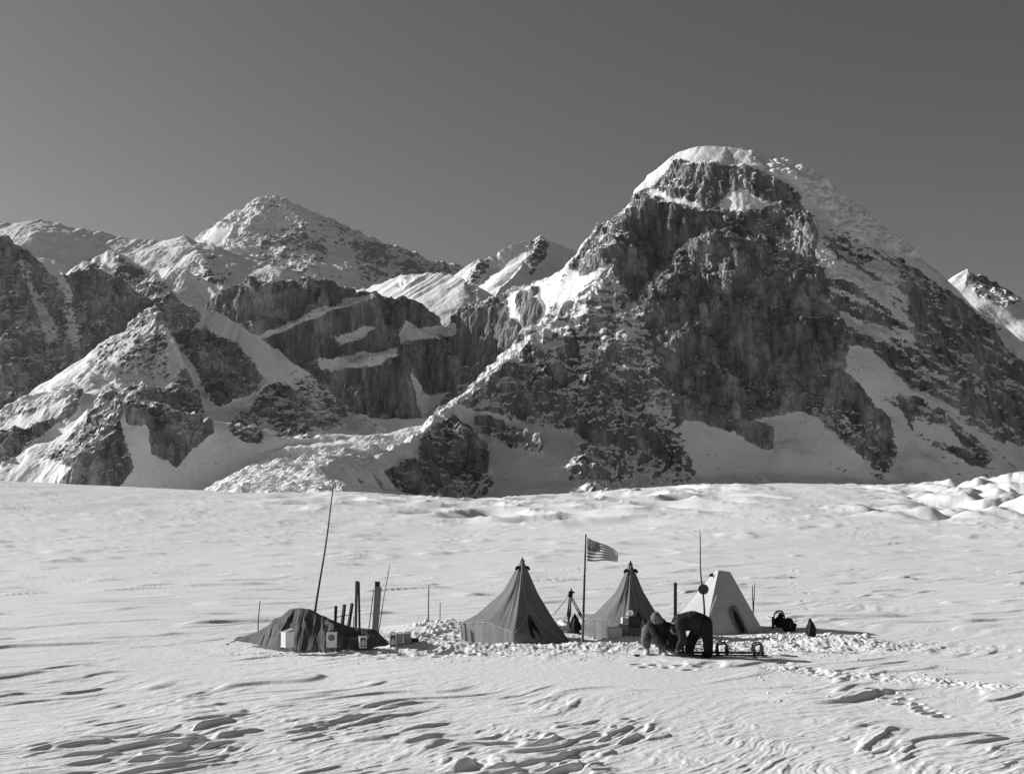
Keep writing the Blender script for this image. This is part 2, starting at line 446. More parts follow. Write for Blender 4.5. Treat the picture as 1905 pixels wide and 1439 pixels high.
def mountain(name, ridges, px0, px1, dpx, y0, y1, nrow, mat, base=-30., unit=1.0, seed=0, warp=.55, rough=1.0, k=14., smoothfn=None, snowfn=None, label='', flat=True, flute=1.0, terr=1.0, rock=None, lean=(.0, 1.0), jagged=1.0, lumps=0.0):
    cols = np.arange(px0, px1 + dpx, dpx)
    def H(X, Y, fine=True):
        u = unit
        wx = 38 * u * fbm2(X / (260 * u), Y / (260 * u), 3, seed) ; wy = 38 * u * fbm2(X / (260 * u), Y / (260 * u), 3, seed + 5)
        if fine is not False:
            wy = wy + fine * flute * u * (11 * (1 - 2 * np.abs(gn2(X / (55 * u), Y / (300 * u), seed + 7))) + 6 * (1 - 2 * np.abs(gn2(X / (21 * u), Y / (140 * u), seed + 8))))
            wx = wx + fine * u * (7 * gn2(X / (50 * u), Y / (50 * u), seed + 9))
        dn = 1 + .08 * fbm2(X / (150 * u), Y / (150 * u), 2, seed + 11)
        return ridge_height(ridges, X + warp * wx, Y + warp * wy, k * u, base, dn, 14 * u * jagged if fine is not False else 0.0)
    # rows follow the steepness, so a cliff gets as many as an apron
    c0 = cols[::6] if len(cols) > 60 else cols
    ys = np.linspace(y0, y1, 260)
    PX, Y = np.meshgrid(c0, ys); Z0 = H((PX - 952.5) / F * Y, Y, False)
    g = np.abs(np.gradient(Z0, axis=0)) / (ys[1] - ys[0])
    zf = np.gradient(Z0, axis=0)
    wgt = .25 + np.where(zf > 0, g, .15 * g)
    wgt = blur(blur(wgt, 9, 0), 9, 1)
    cum = np.cumsum(wgt, 0); cum = (cum - cum[0]) / (cum[-1] - cum[0])
    tt = np.linspace(0, 1, nrow)
    YA = np.stack([np.interp(tt, cum[:, j], ys) for j in range(len(c0))], 1)
    Yf = np.stack([np.interp(cols, c0, YA[i]) for i in range(nrow)], 0)
    PXf = np.tile(cols, (nrow, 1)); X = (PXf - 952.5) / F * Yf; Y = Yf
    u = unit
    def RK(X, Y, Z, nz):
        px = 952.5 + X / Y * F; py = HZ - (Z - EYE) / Y * F
        if rock is None: r = 1 - sstep(.55, .82, nz)
        else:
            px = px + 9 * fbm2(X / (70 * u), Z / (70 * u), 3, seed + 41); py = py + 9 * fbm2(X / (70 * u), Z / (70 * u), 3, seed + 44)
            r = rock(px, py)
        if smoothfn is not None: r = r * (1 - smoothfn(px, py, X, Y, Z))
        return r
    Z = H(X, Y, False); nb = normals(X, Y, Z)
    rocky = RK(X, Y, Z, nb[..., 2])
    Z = H(X, Y, .08 + .92 * np.clip(rocky * 1.2, 0, 1))
    n0 = normals(X, Y, Z)
    rk = RK(X, Y, Z, n0[..., 2]); cliff = np.clip(rk * 1.3, 0, 1)
    # strata: alternate steps and ledges
    ph = (Z + lean[0] * X) / (34 * u) + 1.1 * fbm2(X / (120 * u), Y / (120 * u), 2, seed + 21)
    Z = Z + terr * cliff * 5.0 * u * np.sin(2 * np.pi * ph) * (.6 + .4 * gn2(X / (60 * u), Y / (60 * u), seed + 25))
    n1 = normals(X, Y, Z)
    Xs = X + lean[1] * 0
    steep = 1 - sstep(.32, .66, blur(blur(n0[..., 2], 9, 0), 9, 1))          # sheer walls: columns and flutes rather than crags
    fw = lambda L, lz, sd, o=1: facet3(X / (L * u), Y / (L * u), Z / (lz * u), o, sd)
    da = 28 * fw(150, 330, seed + 28) + 21 * fw(62, 130, seed + 31) + 11 * fw(26, 48, seed + 35) + 6.5 * fw(11, 16, seed + 39) + 3.2 * fw(5.5, 6, seed + 40)
    db = 9 * (rid3(X / (150 * u), Y / (400 * u), Z / (1500 * u), 1, seed + 48) - .3) + 13 * fw(58, 520, seed + 51) + 10 * fw(24, 190, seed + 55) + 5.5 * fw(11, 60, seed + 57) + 2.6 * fw(6, 10, seed + 59)
    d = u * (da * (1 - steep) + db * steep)
    d = d * rough * (.04 + .96 * cliff)
    if smoothfn is not None: d = d + lumps * sstep(700, 900, X) * smoothfn(PXf, HZ - (Z - EYE) / Y * F, X, Y, Z) * (np.abs(gn3(X / 75., Y / 75., Z / 45., 66)) * 1.4 + .6 * np.abs(gn3(X / 24., Y / 24., Z / 18., 67)) - .3)
    X = X + n1[..., 0] * d; Y = Y + n1[..., 1] * d; Z = Z + n1[..., 2] * d
    nf = normals(X, Y, Z)
    # snow lies where it is flat, with more of it on the side that faces left
    s = .80 - .55 * rk + (.72 * nf[..., 2] + .20 * n0[..., 2] - .55) * (.35 + .65 * sstep(.15, .4, rk)) - .12 * nf[..., 0] * sstep(.2, .5, rk)
    s = s - .10 * np.clip(d / (16 * u), -1.5, 1.5) * (1 - .5 * steep)            # hollows fill, edges stay bare
    if snowfn is not None: s = s + snowfn(952.5 + X / Y * F, HZ - (Z - EYE) / Y * F, X, Y, Z)
    me = grid_mesh(name, X, Y, Z, smooth=not flat)
    attr(me, 'snow', s)
    o = link(name, me, mat); tag(o, label, 'mountain', kind='structure')
    return o

def pblob(px, py, cx, cy, rx, ry, p=2): return np.exp(-(np.abs((px - cx) / rx) ** p + np.abs((py - cy) / ry) ** p))

# --- the big domed peak on the right, with its wall, spurs and aprons
wall = [(0, 0), (12, 30), (30, 90), (150, 640), (190, 720), (250, 860)]
rface = [(0, 0), (120, 115), (380, 430), (460, 580), (700, 930)]
back = [(0, 0), (100, 60), (900, 700)]
lwall = [(0, 0), (30, 50), (110, 230), (160, 300), (250, 620), (320, 860)]
MAIN = [
    skyline([(1020, 760, 4150), (1050, 580, 4150), (1068, 492, 4150), (1085, 458, 4150), (1112, 424, 4160), (1145, 388, 4180), (1182, 358, 4210), (1222, 337, 4250), (1238, 308, 4290)], lwall, [(0, 0), (60, 50), (200, 400)]),
    skyline([(1238, 308, 4290), (1262, 284, 4270), (1300, 273, 4240), (1350, 272, 4200), (1395, 279, 4170), (1440, 290, 4140), (1482, 305, 4120)], [(0, 0), (45, 34), (100, 78), (240, 330), (500, 900)], back, .25),
    skyline([(1196, 368, 4070), (1250, 378, 4040), (1330, 386, 4010), (1400, 392, 4000), (1450, 384, 4000), (1490, 376, 4010), (1518, 430, 3990), (1552, 540, 3950)], wall, [(0, 0), (60, 22), (110, 260), (160, 500)]),
    skyline([(1482, 305, 4120), (1502, 320, 4180), (1542, 343, 4240)], rface, back),
    skyline([(1542, 343, 4240), (1582, 370, 4280), (1622, 400, 4290), (1650, 430, 4290), (1668, 462, 4280), (1702, 490, 4270), (1742, 516, 4250), (1775, 548, 4230), (1795, 568, 4210), (1832, 602, 4180), (1872, 637, 4150), (1905, 662, 4120), (2000, 730, 4050), (2150, 830, 3950)], rface, back),
    # the long left spur: snow on its sunny side, broken rock on the other
    spur([(1182, 360, 4170), (1160, 430, 4020), (1135, 500, 3870), (1090, 530, 3810), (1050, 560, 3770), (1012, 600, 3700), (985, 632, 3650)],
         [(0, 0), (60, 38), (130, 85), (150, 130), (240, 420)], [(0, 0), (20, 20), (45, 55), (80, 75), (140, 180), (200, 320)]),
    spur([(985, 630, 3650), (940, 668, 3580), (890, 712, 3480), (850, 752, 3390), (838, 758, 3370), (828, 768, 3340), (815, 772, 3300), (790, 792, 3190), (740, 824, 3010), (680, 864, 2830), (612, 914, 2650), (560, 950, 2520)],
         [(0, 0), (14, 6), (40, 28), (90, 90), (160, 230)], [(0, 0), (20, 20), (45, 55), (80, 75), (140, 180), (200, 320)]),
    spur([(1135, 500, 3870), (1180, 580, 3770), (1212, 650, 3690), (1232, 722, 3620), (1262, 800, 3540), (1302, 900, 3420), (1310, 930, 3380)],
         [(0, 0), (30, 40), (60, 60), (120, 170)], [(0, 0), (25, 80), (80, 270), (160, 420)]),
    spur([(1150, 530, 3830), (1120, 600, 3720), (1090, 690, 3590), (1085, 745, 3510), (1098, 800, 3430), (1112, 862, 3340), (1115, 925, 3250)],
         [(0, 0), (20, 20), (60, 75), (100, 130)], [(0, 0), (25, 30), (50, 50), (110, 160)]),
    spur([(1222, 378, 4032), (1228, 570, 3949), (1236, 690, 3882)], [(0, 0), (8, 35), (20, 170)], [(0, 0), (14, 30), (30, 170)]),
    spur([(1268, 392, 4010), (1264, 570, 3927), (1270, 740, 3860)], [(0, 0), (12, 35), (26, 170)], [(0, 0), (10, 30), (22, 170)]),
    spur([(1312, 396, 3984), (1316, 570, 3901), (1310, 752, 3834)], [(0, 0), (8, 35), (18, 170)], [(0, 0), (16, 30), (34, 170)]),
    spur([(1352, 392, 3978), (1358, 570, 3895), (1364, 756, 3828)], [(0, 0), (14, 35), (30, 170)], [(0, 0), (9, 30), (20, 170)]),
    spur([(1398, 398, 3976), (1393, 570, 3893), (1396, 752, 3826)], [(0, 0), (9, 35), (20, 170)], [(0, 0), (12, 30), (26, 170)]),
    spur([(1436, 394, 3980), (1441, 570, 3897), (1450, 748, 3830)], [(0, 0), (12, 35), (24, 170)], [(0, 0), (16, 30), (32, 170)]),
    spur([(1474, 386, 3986), (1482, 570, 3903), (1494, 742, 3836)], [(0, 0), (8, 35), (18, 170)], [(0, 0), (10, 30), (24, 170)]),
    spur([(1512, 420, 3975), (1526, 570, 3892), (1542, 735, 3825)], [(0, 0), (12, 35), (28, 170)], [(0, 0), (12, 30), (26, 170)]),
    spur([(1170, 640, 3700), (1180, 730, 3580), (1172, 790, 3490), (1195, 850, 3400), (1215, 915, 3300)], [(0, 0), (15, 40), (60, 120)], [(0, 0), (15, 30), (60, 120)]),
    spur([(828, 768, 3340), (862, 805, 3250), (888, 850, 3190), (900, 890, 3120)], [(0, 0), (15, 20), (40, 32), (60, 90)], [(0, 0), (15, 20), (40, 60)]),
    spur([(1010, 602, 3690), (1010, 680, 3570), (985, 740, 3490)], [(0, 0), (20, 20), (90, 120)], [(0, 0), (20, 30), (80, 110)]),
    spur([(825, 776, 3320), (790, 830, 3180), (770, 880, 3060)], [(0, 0), (20, 12), (60, 50)], [(0, 0), (15, 20), (40, 60)]),
    # ribs that break the right-hand side
    spur([(1490, 400, 4090), (1530, 560, 3930), (1560, 690, 3810), (1590, 770, 3730)], [(0, 0), (20, 50), (80, 150)], [(0, 0), (40, 26), (90, 60), (140, 130)]),
    spur([(1600, 480, 4180), (1680, 620, 4000), (1720, 740, 3870), (1770, 820, 3760)], [(0, 0), (20, 30), (80, 100)], [(0, 0), (40, 26), (100, 60), (200, 170)]),
    spur([(1740, 520, 4240), (1810, 660, 4030), (1860, 760, 3900), (1900, 820, 3800)], [(0, 0), (20, 30), (80, 100)], [(0, 0), (40, 26), (100, 60), (200, 170)]),
    spur([(1290, 770, 3850), (1370, 775, 3790), (1410, 800, 3720), (1428, 835, 3640)], [(0, 0), (10, 14), (40, 60)], [(0, 0), (10, 14), (40, 60)]),
    # the wide snow aprons
    skyline([(1240, 770, 3850), (1340, 755, 3850), (1460, 755, 3850), (1560, 780, 3850), (1650, 800, 3880), (1750, 800, 3900), (1950, 790, 3920), (2100, 790, 3920)], [(0, 0), (450, 215), (900, 330)], [(0, 0), (100, 40), (200, 400)]),
    skyline([(880, 800, 3400), (950, 770, 3480), (1000, 760, 3530), (1060, 770, 3560), (1130, 800, 3540)], [(0, 0), (400, 205), (800, 330)], [(0, 0), (100, 60), (300, 400)]),
    skyline([(640, 915, 2800), (750, 890, 2980), (850, 880, 3150), (950, 890, 3150), (1250, 890, 3400)], [(0, 0), (400, 140)], [(0, 0), (100, 60), (300, 300)]),
]
def main_smooth(px, py, X, Y, Z):
    cap = sstep(0, 10, np.interp(px, [1200, 1255, 1300, 1400, 1480, 1545, 1600, 1670], [250, 300, 304, 312, 345, 410, 450, 480]) - py) * sstep(1240, 1262, px)
    return np.clip(cap, 0, 1)
def main_snow(px, py, X, Y, Z):
    q = X * .62 + Z                                   # the slabs dip to the right here
    right = sstep(1505, 1600, px) * .34 * gn3(q / 26., (X - .62 * Z) / 150., Y / 150., 91)
    return .5 * main_smooth(px, py, X, Y, Z) + right
MAIN_ROCK = rock_map(.10, [
    (.42, [(1050, 565), (1012, 602), (985, 632), (890, 712), (850, 752), (828, 768), (760, 812), (690, 850), (640, 890), (600, 900), (740, 800), (830, 745), (880, 690), (930, 650), (970, 600), (1020, 560)]),
    (.40, [(1135, 500), (1060, 556), (1012, 602), (985, 632), (945, 668), (895, 715), (850, 752), (870, 760), (950, 775), (1000, 790), (1060, 800), (1090, 825), (1050, 880), (1100, 918), (1180, 905), (1300, 908), (1262, 790), (1235, 700), (1200, 590)]),
    (.62, [(1060, 700), (1110, 690), (1180, 740), (1240, 800), (1300, 908), (1215, 912), (1180, 880), (1150, 910), (1100, 918), (1050, 890), (1080, 830), (1070, 770)]),
    (.58, [(985, 640), (1050, 690), (1080, 760), (1060, 800), (1000, 790), (930, 730)]),
    (.90, [(1205, 362), (1240, 375), (1290, 392), (1330, 385), (1380, 395), (1440, 385), (1490, 375), (1515, 420), (1520, 470), (1550, 540), (1565, 600), (1580, 640), (1565, 700), (1520, 690), (1480, 745), (1440, 772), (1400, 780), (1330, 765), (1275, 778), (1262, 790), (1235, 700), (1200, 590), (1160, 530), (1140, 495), (1160, 430)]),
    (.62, [(1220, 340), (1258, 302), (1330, 306), (1400, 312), (1440, 325), (1495, 365), (1480, 382), (1430, 375), (1380, 350), (1330, 383), (1270, 370), (1215, 352)]),
    (.62, [(1060, 500), (1085, 450), (1112, 420), (1145, 385), (1185, 355), (1220, 345), (1170, 430), (1142, 485), (1110, 500), (1080, 512)]),
    (.80, [(832, 775), (780, 815), (775, 855), (700, 880), (620, 912), (720, 915), (800, 925), (870, 932), (922, 905), (895, 850), (872, 790)]),
    (.72, [(885, 770), (960, 790), (1010, 830), (1000, 850), (940, 830), (890, 800)]),
    (.85, [(1275, 778), (1340, 762), (1400, 780), (1432, 800), (1432, 838), (1405, 832), (1380, 802), (1320, 792)]),
    (.78, [(1440, 772), (1490, 705), (1570, 690), (1640, 760), (1668, 830), (1655, 890), (1610, 855), (1540, 790), (1490, 762)]),
    (.60, [(1560, 575), (1620, 590), (1700, 640), (1690, 560), (1640, 470), (1672, 478), (1705, 500), (1775, 550), (1845, 612), (1910, 670), (2100, 800), (1950, 850), (1905, 830), (1850, 815), (1780, 760), (1700, 720), (1620, 650), (1575, 640)]),
    (.30, [(1500, 385), (1560, 380), (1660, 480), (1700, 600), (1640, 640), (1560, 600), (1530, 480)]),
    (.62, [(1530, 440), (1600, 440), (1625, 490), (1560, 480)]),
    (.70, [(1670, 730), (1720, 740), (1790, 790), (1850, 850), (1830, 870), (1750, 830), (1690, 790)]),
    (.10, [(1700, 770), (1760, 790), (1800, 830), (1760, 835), (1700, 800)]),
])
M_main = mountain_mat('snowy_granite', .50)
mountain('mountain', MAIN, 440, 2080, 1.6, 2300, 4560, 780, M_main, seed=1, smoothfn=main_smooth, snowfn=main_snow, k=9., rock=MAIN_ROCK, lean=(.15, 1), lumps=17.0,
         label='dome topped mountain with a sheer dark granite wall and a thick white summit cap')

# --- left front mountain
LEFT = [
    skyline([(-260, 900, 3250), (-100, 832, 3350), (0, 776, 3450), (60, 745, 3530), (110, 722, 3600), (160, 690, 3700), (200, 640, 3790), (250, 592, 3850), (285, 572, 3890), (322, 538, 3930), (345, 560, 3950), (385, 572, 3960), (450, 602, 3960), (520, 652, 4000)],
            [(0, 0), (60, 60), (200, 210), (340, 340), (420, 500)], [(0, 0), (100, 90), (600, 460)]),
    skyline([(520, 652, 4000), (560, 682, 4060), (602, 722, 4090), (645, 762, 4120), (705, 802, 4140), (760, 830, 4150)], [(0, 0), (50, 40), (160, 170), (260, 330)], [(0, 0), (100, 90), (600, 460)], .9),
    spur([(285, 575, 3880), (292, 592, 3740), (322, 625, 3660), (338, 690, 3560), (346, 750, 3470), (365, 790, 3400), (400, 825, 3330), (440, 870, 3200)],
         [(0, 0), (30, 30), (150, 150), (400, 300)], [(0, 0), (20, 55), (70, 150), (200, 230), (400, 330)]),
    spur([(292, 592, 3740), (250, 650, 3640), (215, 700, 3540), (195, 735, 3460), (150, 800, 3300), (118, 868, 3140), (80, 925, 3000)],
         [(0, 0), (50, 35), (200, 150), (400, 270)], [(0, 0), (20, 45), (80, 130), (200, 210), (400, 320)]),
    spur([(215, 700, 3540), (225, 770, 3420), (230, 830, 3300), (245, 880, 3200)], [(0, 0), (20, 30), (80, 80), (300, 200)], [(0, 0), (15, 40), (60, 110), (200, 190)]),
    spur([(385, 600, 3900), (400, 625, 3830), (420, 690, 3740), (400, 740, 3640), (385, 790, 3540)], [(0, 0), (20, 50), (80, 150), (300, 300)], [(0, 0), (20, 50), (70, 140), (250, 260)]),
    spur([(480, 660, 3900), (480, 720, 3820), (460, 775, 3730), (455, 810, 3680)], [(0, 0), (20, 40), (80, 110), (300, 230)], [(0, 0), (20, 40), (80, 100), (300, 220)]),
    spur([(560, 690, 4080), (555, 740, 3990), (575, 780, 3930), (600, 800, 3900)], [(0, 0), (20, 40), (80, 100), (300, 220)], [(0, 0), (20, 40), (80, 90), (300, 220)]),
    spur([(60, 760, 3520), (20, 820, 3380), (-40, 900, 3200)], [(0, 0), (50, 30), (300, 200)], [(0, 0), (20, 40), (80, 100), (300, 230)]),
    skyline([(250, 865, 3250), (330, 850, 3250), (430, 838, 3230), (560, 820, 3200), (660, 812, 3220), (800, 815, 3300)], [(0, 0), (60, 20), (200, 200)], [(0, 0), (300, -30), (600, -90), (800, 100)], 0),
    skyline([(330, 800, 3650), (420, 790, 3750), (520, 780, 3900), (640, 795, 4050)], [(0, 0), (400, 130), (700, 330)], [(0, 0), (200, 130)], 0),
]
def left_smooth(px, py, X, Y, Z):
    a = np.interp(px, [360, 400, 450, 500, 560, 620, 700], [575, 600, 655, 700, 745, 790, 830])
    return sstep(355, 400, px) * sstep(0, 18, a - py) * (1 - sstep(500, 600, px))
def left_snow(px, py, X, Y, Z): return .3 * left_smooth(px, py, X, Y, Z)
LEFT_ROCK = rock_map(.10, [
    (.82, [(0, 812), (49, 797), (109, 778), (135, 740), (158, 729), (143, 758), (109, 788), (56, 826), (22, 856), (0, 866), (-240, 900), (-240, 860)]),
    (.42, [(160, 670), (203, 620), (240, 585), (285, 575), (312, 613), (315, 665), (319, 712), (233, 712), (210, 699), (180, 722)]),
    (.74, [(225, 720), (319, 718), (338, 680), (368, 729), (396, 804), (360, 832), (330, 866), (285, 838), (278, 793), (240, 785)]),
    (.62, [(210, 707), (225, 755), (225, 797), (246, 872), (221, 904), (110, 904), (131, 868), (75, 847), (113, 830), (158, 774), (188, 737)]),
    (.80, [(323, 620), (375, 609), (405, 624), (443, 635), (462, 665), (492, 703), (484, 725), (432, 740), (413, 758), (387, 742), (360, 680), (338, 650)]),
    (.70, [(289, 583), (319, 536), (345, 556), (375, 586), (360, 609), (319, 613)]),
    (.72, [(432, 778), (469, 748), (499, 718), (548, 695), (586, 725), (616, 774), (642, 795), (616, 806), (563, 812), (514, 804), (488, 789), (488, 821), (458, 825), (430, 797)]),
    (.55, [(545, 672), (600, 712), (660, 770), (720, 806), (690, 806), (620, 765), (570, 715)]), (.5, [(590, 735), (640, 780), (600, 790), (570, 760)]),
    (.35, [(0, 740), (60, 730), (110, 715), (160, 690), (150, 720), (60, 770), (0, 790)]),
])
mountain('mountain', LEFT, -240, 800, 1.6, 2900, 4280, 560, M_main, seed=4, smoothfn=left_smooth, snowfn=left_snow, rock=LEFT_ROCK, lean=(-.2, 1),
         label='sharp rocky peak at left with snow gullies and a smooth snow shoulder')

# --- dark cliffs in the middle, behind the glacier tongue
cl = [(0, 0), (25, 35), (45, 60), (70, 180), (110, 200), (150, 330), (215, 365), (260, 480), (600, 640)]
MID = [
    skyline([(395, 600, 4560), (430, 556, 4600), (468, 520, 4600), (505, 509, 4610), (545, 524, 4620), (582, 516, 4620), (605, 514, 4630), (640, 536, 4650), (700, 546, 4650), (738, 560, 4640), (758, 604, 4600), (790, 622, 4620)], cl, [(0, 0), (100, 40), (600, 400)]),
    skyline([(740, 612, 4640), (800, 614, 4700), (850, 606, 4700), (880, 578, 4640), (905, 560, 4600), (935, 540, 4560), (1000, 522, 4450), (1060, 494, 4330), (1100, 470, 4250)], [(0, 0), (60, 25), (90, 60), (140, 260), (240, 420), (600, 600)], [(0, 0), (100, 40), (600, 400)]),
    spur([(600, 520, 4610), (620, 620, 4470), (660, 700, 4360), (690, 780, 4240), (700, 820, 4150)], [(0, 0), (20, 40), (60, 60), (80, 130)], [(0, 0), (20, 50), (80, 130)]),
    spur([(735, 565, 4630), (740, 650, 4500), (760, 740, 4370), (780, 800, 4260)], [(0, 0), (20, 40), (60, 60), (80, 130)], [(0, 0), (20, 70), (60, 160)]),
    spur([(905, 565, 4590), (930, 640, 4440), (940, 700, 4340)], [(0, 0), (20, 40), (60, 60), (80, 160)], [(0, 0), (20, 50), (80, 130)]),
    # slanting snow ramps across the cliffs
    skyline([(430, 640, 4520), (520, 610, 4530), (600, 575, 4540), (690, 550, 4590)], [(0, 0), (40, 16), (55, 80)], [(0, 0), (30, 60)]),
    skyline([(590, 720, 4380), (660, 668, 4420), (720, 650, 4440), (760, 640, 4470)], [(0, 0), (45, 18), (60, 80)], [(0, 0), (30, 60)]),
    skyline([(500, 700, 4440), (560, 690, 4440), (620, 700, 4420)], [(0, 0), (60, 30), (80, 90)], [(0, 0), (30, 60)]),
    skyline([(540, 790, 4250), (640, 775, 4260), (740, 770, 4280), (800, 790, 4260)], [(0, 0), (200, 100), (500, 240)], [(0, 0), (30, 20), (60, 80)]),
]
def mid_snow(px, py, X, Y, Z): return .16 * gn3((Z - .45 * X) / 28., (X + .45 * Z) / 160., Y / 160., 95)
MID_ROCK = rock_map(.86, [
    (.05, [(616, 625), (665, 606), (705, 613), (673, 632), (631, 647)]), (.08, [(580, 668), (650, 660), (735, 648), (747, 660), (690, 682), (600, 692)]),
    (.02, [(758, 670), (793, 728), (832, 728), (826, 760), (793, 782), (778, 758), (762, 705)]), (.02, [(752, 590), (770, 608), (856, 602), (848, 624), (785, 632), (740, 643)]),
    (.10, [(425, 640), (520, 606), (600, 570), (690, 546), (695, 556), (600, 588), (520, 622), (425, 655)]), (.15, [(470, 522), (505, 506), (548, 522), (505, 528)]), (.15, [(565, 528), (584, 512), (605, 518), (595, 530)]),
    (.04, [(380, 800), (560, 790), (640, 785), (740, 795), (800, 800), (800, 960), (380, 960)]), (.05, [(940, 545), (1000, 520), (1060, 490), (1100, 480), (1100, 600), (980, 620), (950, 590)]),
    (.75, [(960, 545), (1000, 530), (1010, 580), (975, 640)]),
])
mountain('mountain', MID, 380, 1120, 1.7, 3950, 4900, 420, M_main, seed=7, snowfn=mid_snow, terr=1.3, warp=.6, rock=MID_ROCK, lean=(-.4, 1),
         label='band of dark cliffs with slanting snow ledges between the two main peaks')

# --- shaded cliff at the far left
CL = [
    skyline([(-250, 360, 5500), (-80, 410, 5400), (0, 450, 5300), (35, 480, 5250), (65, 498, 5250), (100, 506, 5250), (140, 510, 5250), (182, 504, 5250), (202, 508, 5250), (216, 532, 5230), (240, 576, 5200), (262, 620, 5150), (330, 700, 5050)], [(0, 0), (40, 60), (300, 420), (600, 700)], [(0, 0), (100, 60), (600, 400)]),
    spur([(35, 482, 5240), (60, 560, 5080), (90, 660, 4930), (120, 740, 4800)], [(0, 0), (30, 50), (300, 330)], [(0, 0), (30, 60), (300, 330)]),
    spur([(-60, 440, 5380), (-20, 560, 5150), (20, 680, 4950), (50, 760, 4800)], [(0, 0), (30, 50), (300, 330)], [(0, 0), (30, 60), (300, 330)]),
    spur([(140, 512, 5240), (160, 590, 5080), (180, 660, 4930), (200, 740, 4800)], [(0, 0), (30, 50), (300, 330)], [(0, 0), (30, 60), (300, 330)]),
]
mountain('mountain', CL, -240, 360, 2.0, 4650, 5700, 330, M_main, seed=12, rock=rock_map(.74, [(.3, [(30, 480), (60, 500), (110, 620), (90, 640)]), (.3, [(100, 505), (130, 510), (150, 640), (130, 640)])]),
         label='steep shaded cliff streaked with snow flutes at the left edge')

# --- farther snow peaks
M_far = mountain_mat('distant_snowy_rock', .50, .26, (.07, .24), 2.2)
M_snowy = mountain_mat('bright_snow_slope', .50, .24, (.08, .26), 1.5)
FARM = [
    skyline([(600, 560, 6900), (660, 538, 6800), (705, 526, 6700), (745, 512, 6600), (765, 507, 6500), (800, 506, 6400), (835, 508, 6300), (868, 518, 6200)], [(0, 0), (300, 190), (900, 640)], [(0, 0), (100, 60), (600, 400)]),
    skyline([(862, 540, 6700), (872, 512, 6800), (890, 482, 6850), (930, 466, 6900), (962, 452, 6950), (1005, 440, 7000), (1022, 448, 7000), (1062, 460, 7000), (1090, 480, 6950), (1150, 520, 6900)], [(0, 0), (100, 110), (700, 600)], [(0, 0), (100, 60), (600, 400)]),
    spur([(1005, 440, 7000), (985, 475, 6750), (950, 520, 6450), (900, 570, 6150), (845, 615, 5850), (800, 650, 5600)], [(0, 0), (200, 120), (600, 380)], [(0, 0), (60, 60), (400, 330)]),
    spur([(890, 482, 6850), (868, 530, 6600), (840, 575, 6350)], [(0, 0), (100, 60), (500, 330)], [(0, 0), (60, 50), (400, 300)]),
]
mountain('mountain', FARM, 590, 1140, 1.9, 5500, 7300, 320, M_snowy, seed=15, label='bright snow peak and sunlit slopes seen between the dark cliffs and the domed mountain', rough=.8, terr=.4, unit=1.3, rock=rock_map(.06, [(.6, [(985, 446), (1005, 438), (1025, 455), (1000, 500), (985, 520), (980, 480)]), (.6, [(868, 520), (890, 482), (925, 470), (905, 500), (880, 560)]), (.25, [(740, 515), (790, 518), (760, 540), (740, 535)])]))
PEAK = [
    skyline([(300, 500, 14200), (372, 444, 14200), (402, 425, 14200), (440, 396, 14200), (470, 380, 14200), (492, 371, 14200), (515, 367, 14200), (545, 371, 14200), (600, 400, 14300), (662, 432, 14400), (722, 456, 14500), (800, 478, 14600), (862, 492, 14700), (980, 510, 14800)], [(0, 0), (150, 110), (900, 720), (2500, 1500)], [(0, 0), (300, 200), (2000, 900)]),
    spur([(515, 368, 14200), (540, 415, 13800), (560, 470, 13300), (590, 530, 12800)], [(0, 0), (100, 100), (800, 600)], [(0, 0), (100, 120), (800, 620)]),
    spur([(440, 396, 14200), (430, 440, 13800), (400, 470, 13400)], [(0, 0), (100, 60), (800, 400)], [(0, 0), (100, 100), (800, 600)]),
    spur([(662, 432, 14400), (670, 490, 13900), (690, 540, 13300)], [(0, 0), (100, 120), (800, 640)], [(0, 0), (100, 120), (800, 640)]),
    spur([(760, 470, 14550), (770, 520, 14000), (790, 560, 13500)], [(0, 0), (100, 120), (800, 640)], [(0, 0), (100, 120), (800, 640)]),
]
mountain('mountain', PEAK, 290, 1000, 1.9, 12300, 15300, 260, M_far, seed=18, base=-60, unit=3.0, rough=.9, terr=.8, rock=rock_map(.36, [(.02, [(372, 446), (400, 428), (440, 420), (410, 460)]), (.58, [(500, 420), (560, 410), (610, 480), (560, 520), (470, 490)]), (.54, [(650, 450), (720, 455), (860, 492), (760, 530), (680, 540)])]), label='highest distant peak rising in haze left of the middle')
BACKL = [
    skyline([(-250, 430, 9200), (-60, 415, 9200), (0, 410, 9200), (30, 416, 9200), (72, 404, 9200), (102, 411, 9200), (162, 426, 9200), (232, 441, 9150), (302, 447, 9100), (342, 443, 9000), (392, 456, 8900), (432, 470, 8800), (502, 486, 8700), (562, 512, 8500), (640, 545, 8300), (720, 590, 8000)], [(0, 0), (300, 130), (900, 560), (2200, 1250)], [(0, 0), (300, 100), (1500, 600)]),
    spur([(30, 418, 9200), (90, 480, 8700), (130, 520, 8300)], [(0, 0), (100, 60), (600, 400)], [(0, 0), (100, 80), (600, 420)]),
    skyline([(110, 512, 7500), (150, 492, 7500), (185, 474, 7500), (215, 462, 7500), (240, 482, 7450), (285, 505, 7400), (320, 492, 7300), (345, 498, 7250), (375, 520, 7200), (420, 560, 7000)], [(0, 0), (100, 100), (900, 760)], [(0, 0), (100, 60), (500, 400)]),
    spur([(342, 444, 9000), (380, 490, 8500), (410, 530, 8000)], [(0, 0), (100, 60), (600, 400)], [(0, 0), (100, 60), (600, 400)]),
]
M_back = mountain_mat('distant_snow_ridge', .50, .26, (.07, .24), 1.9)
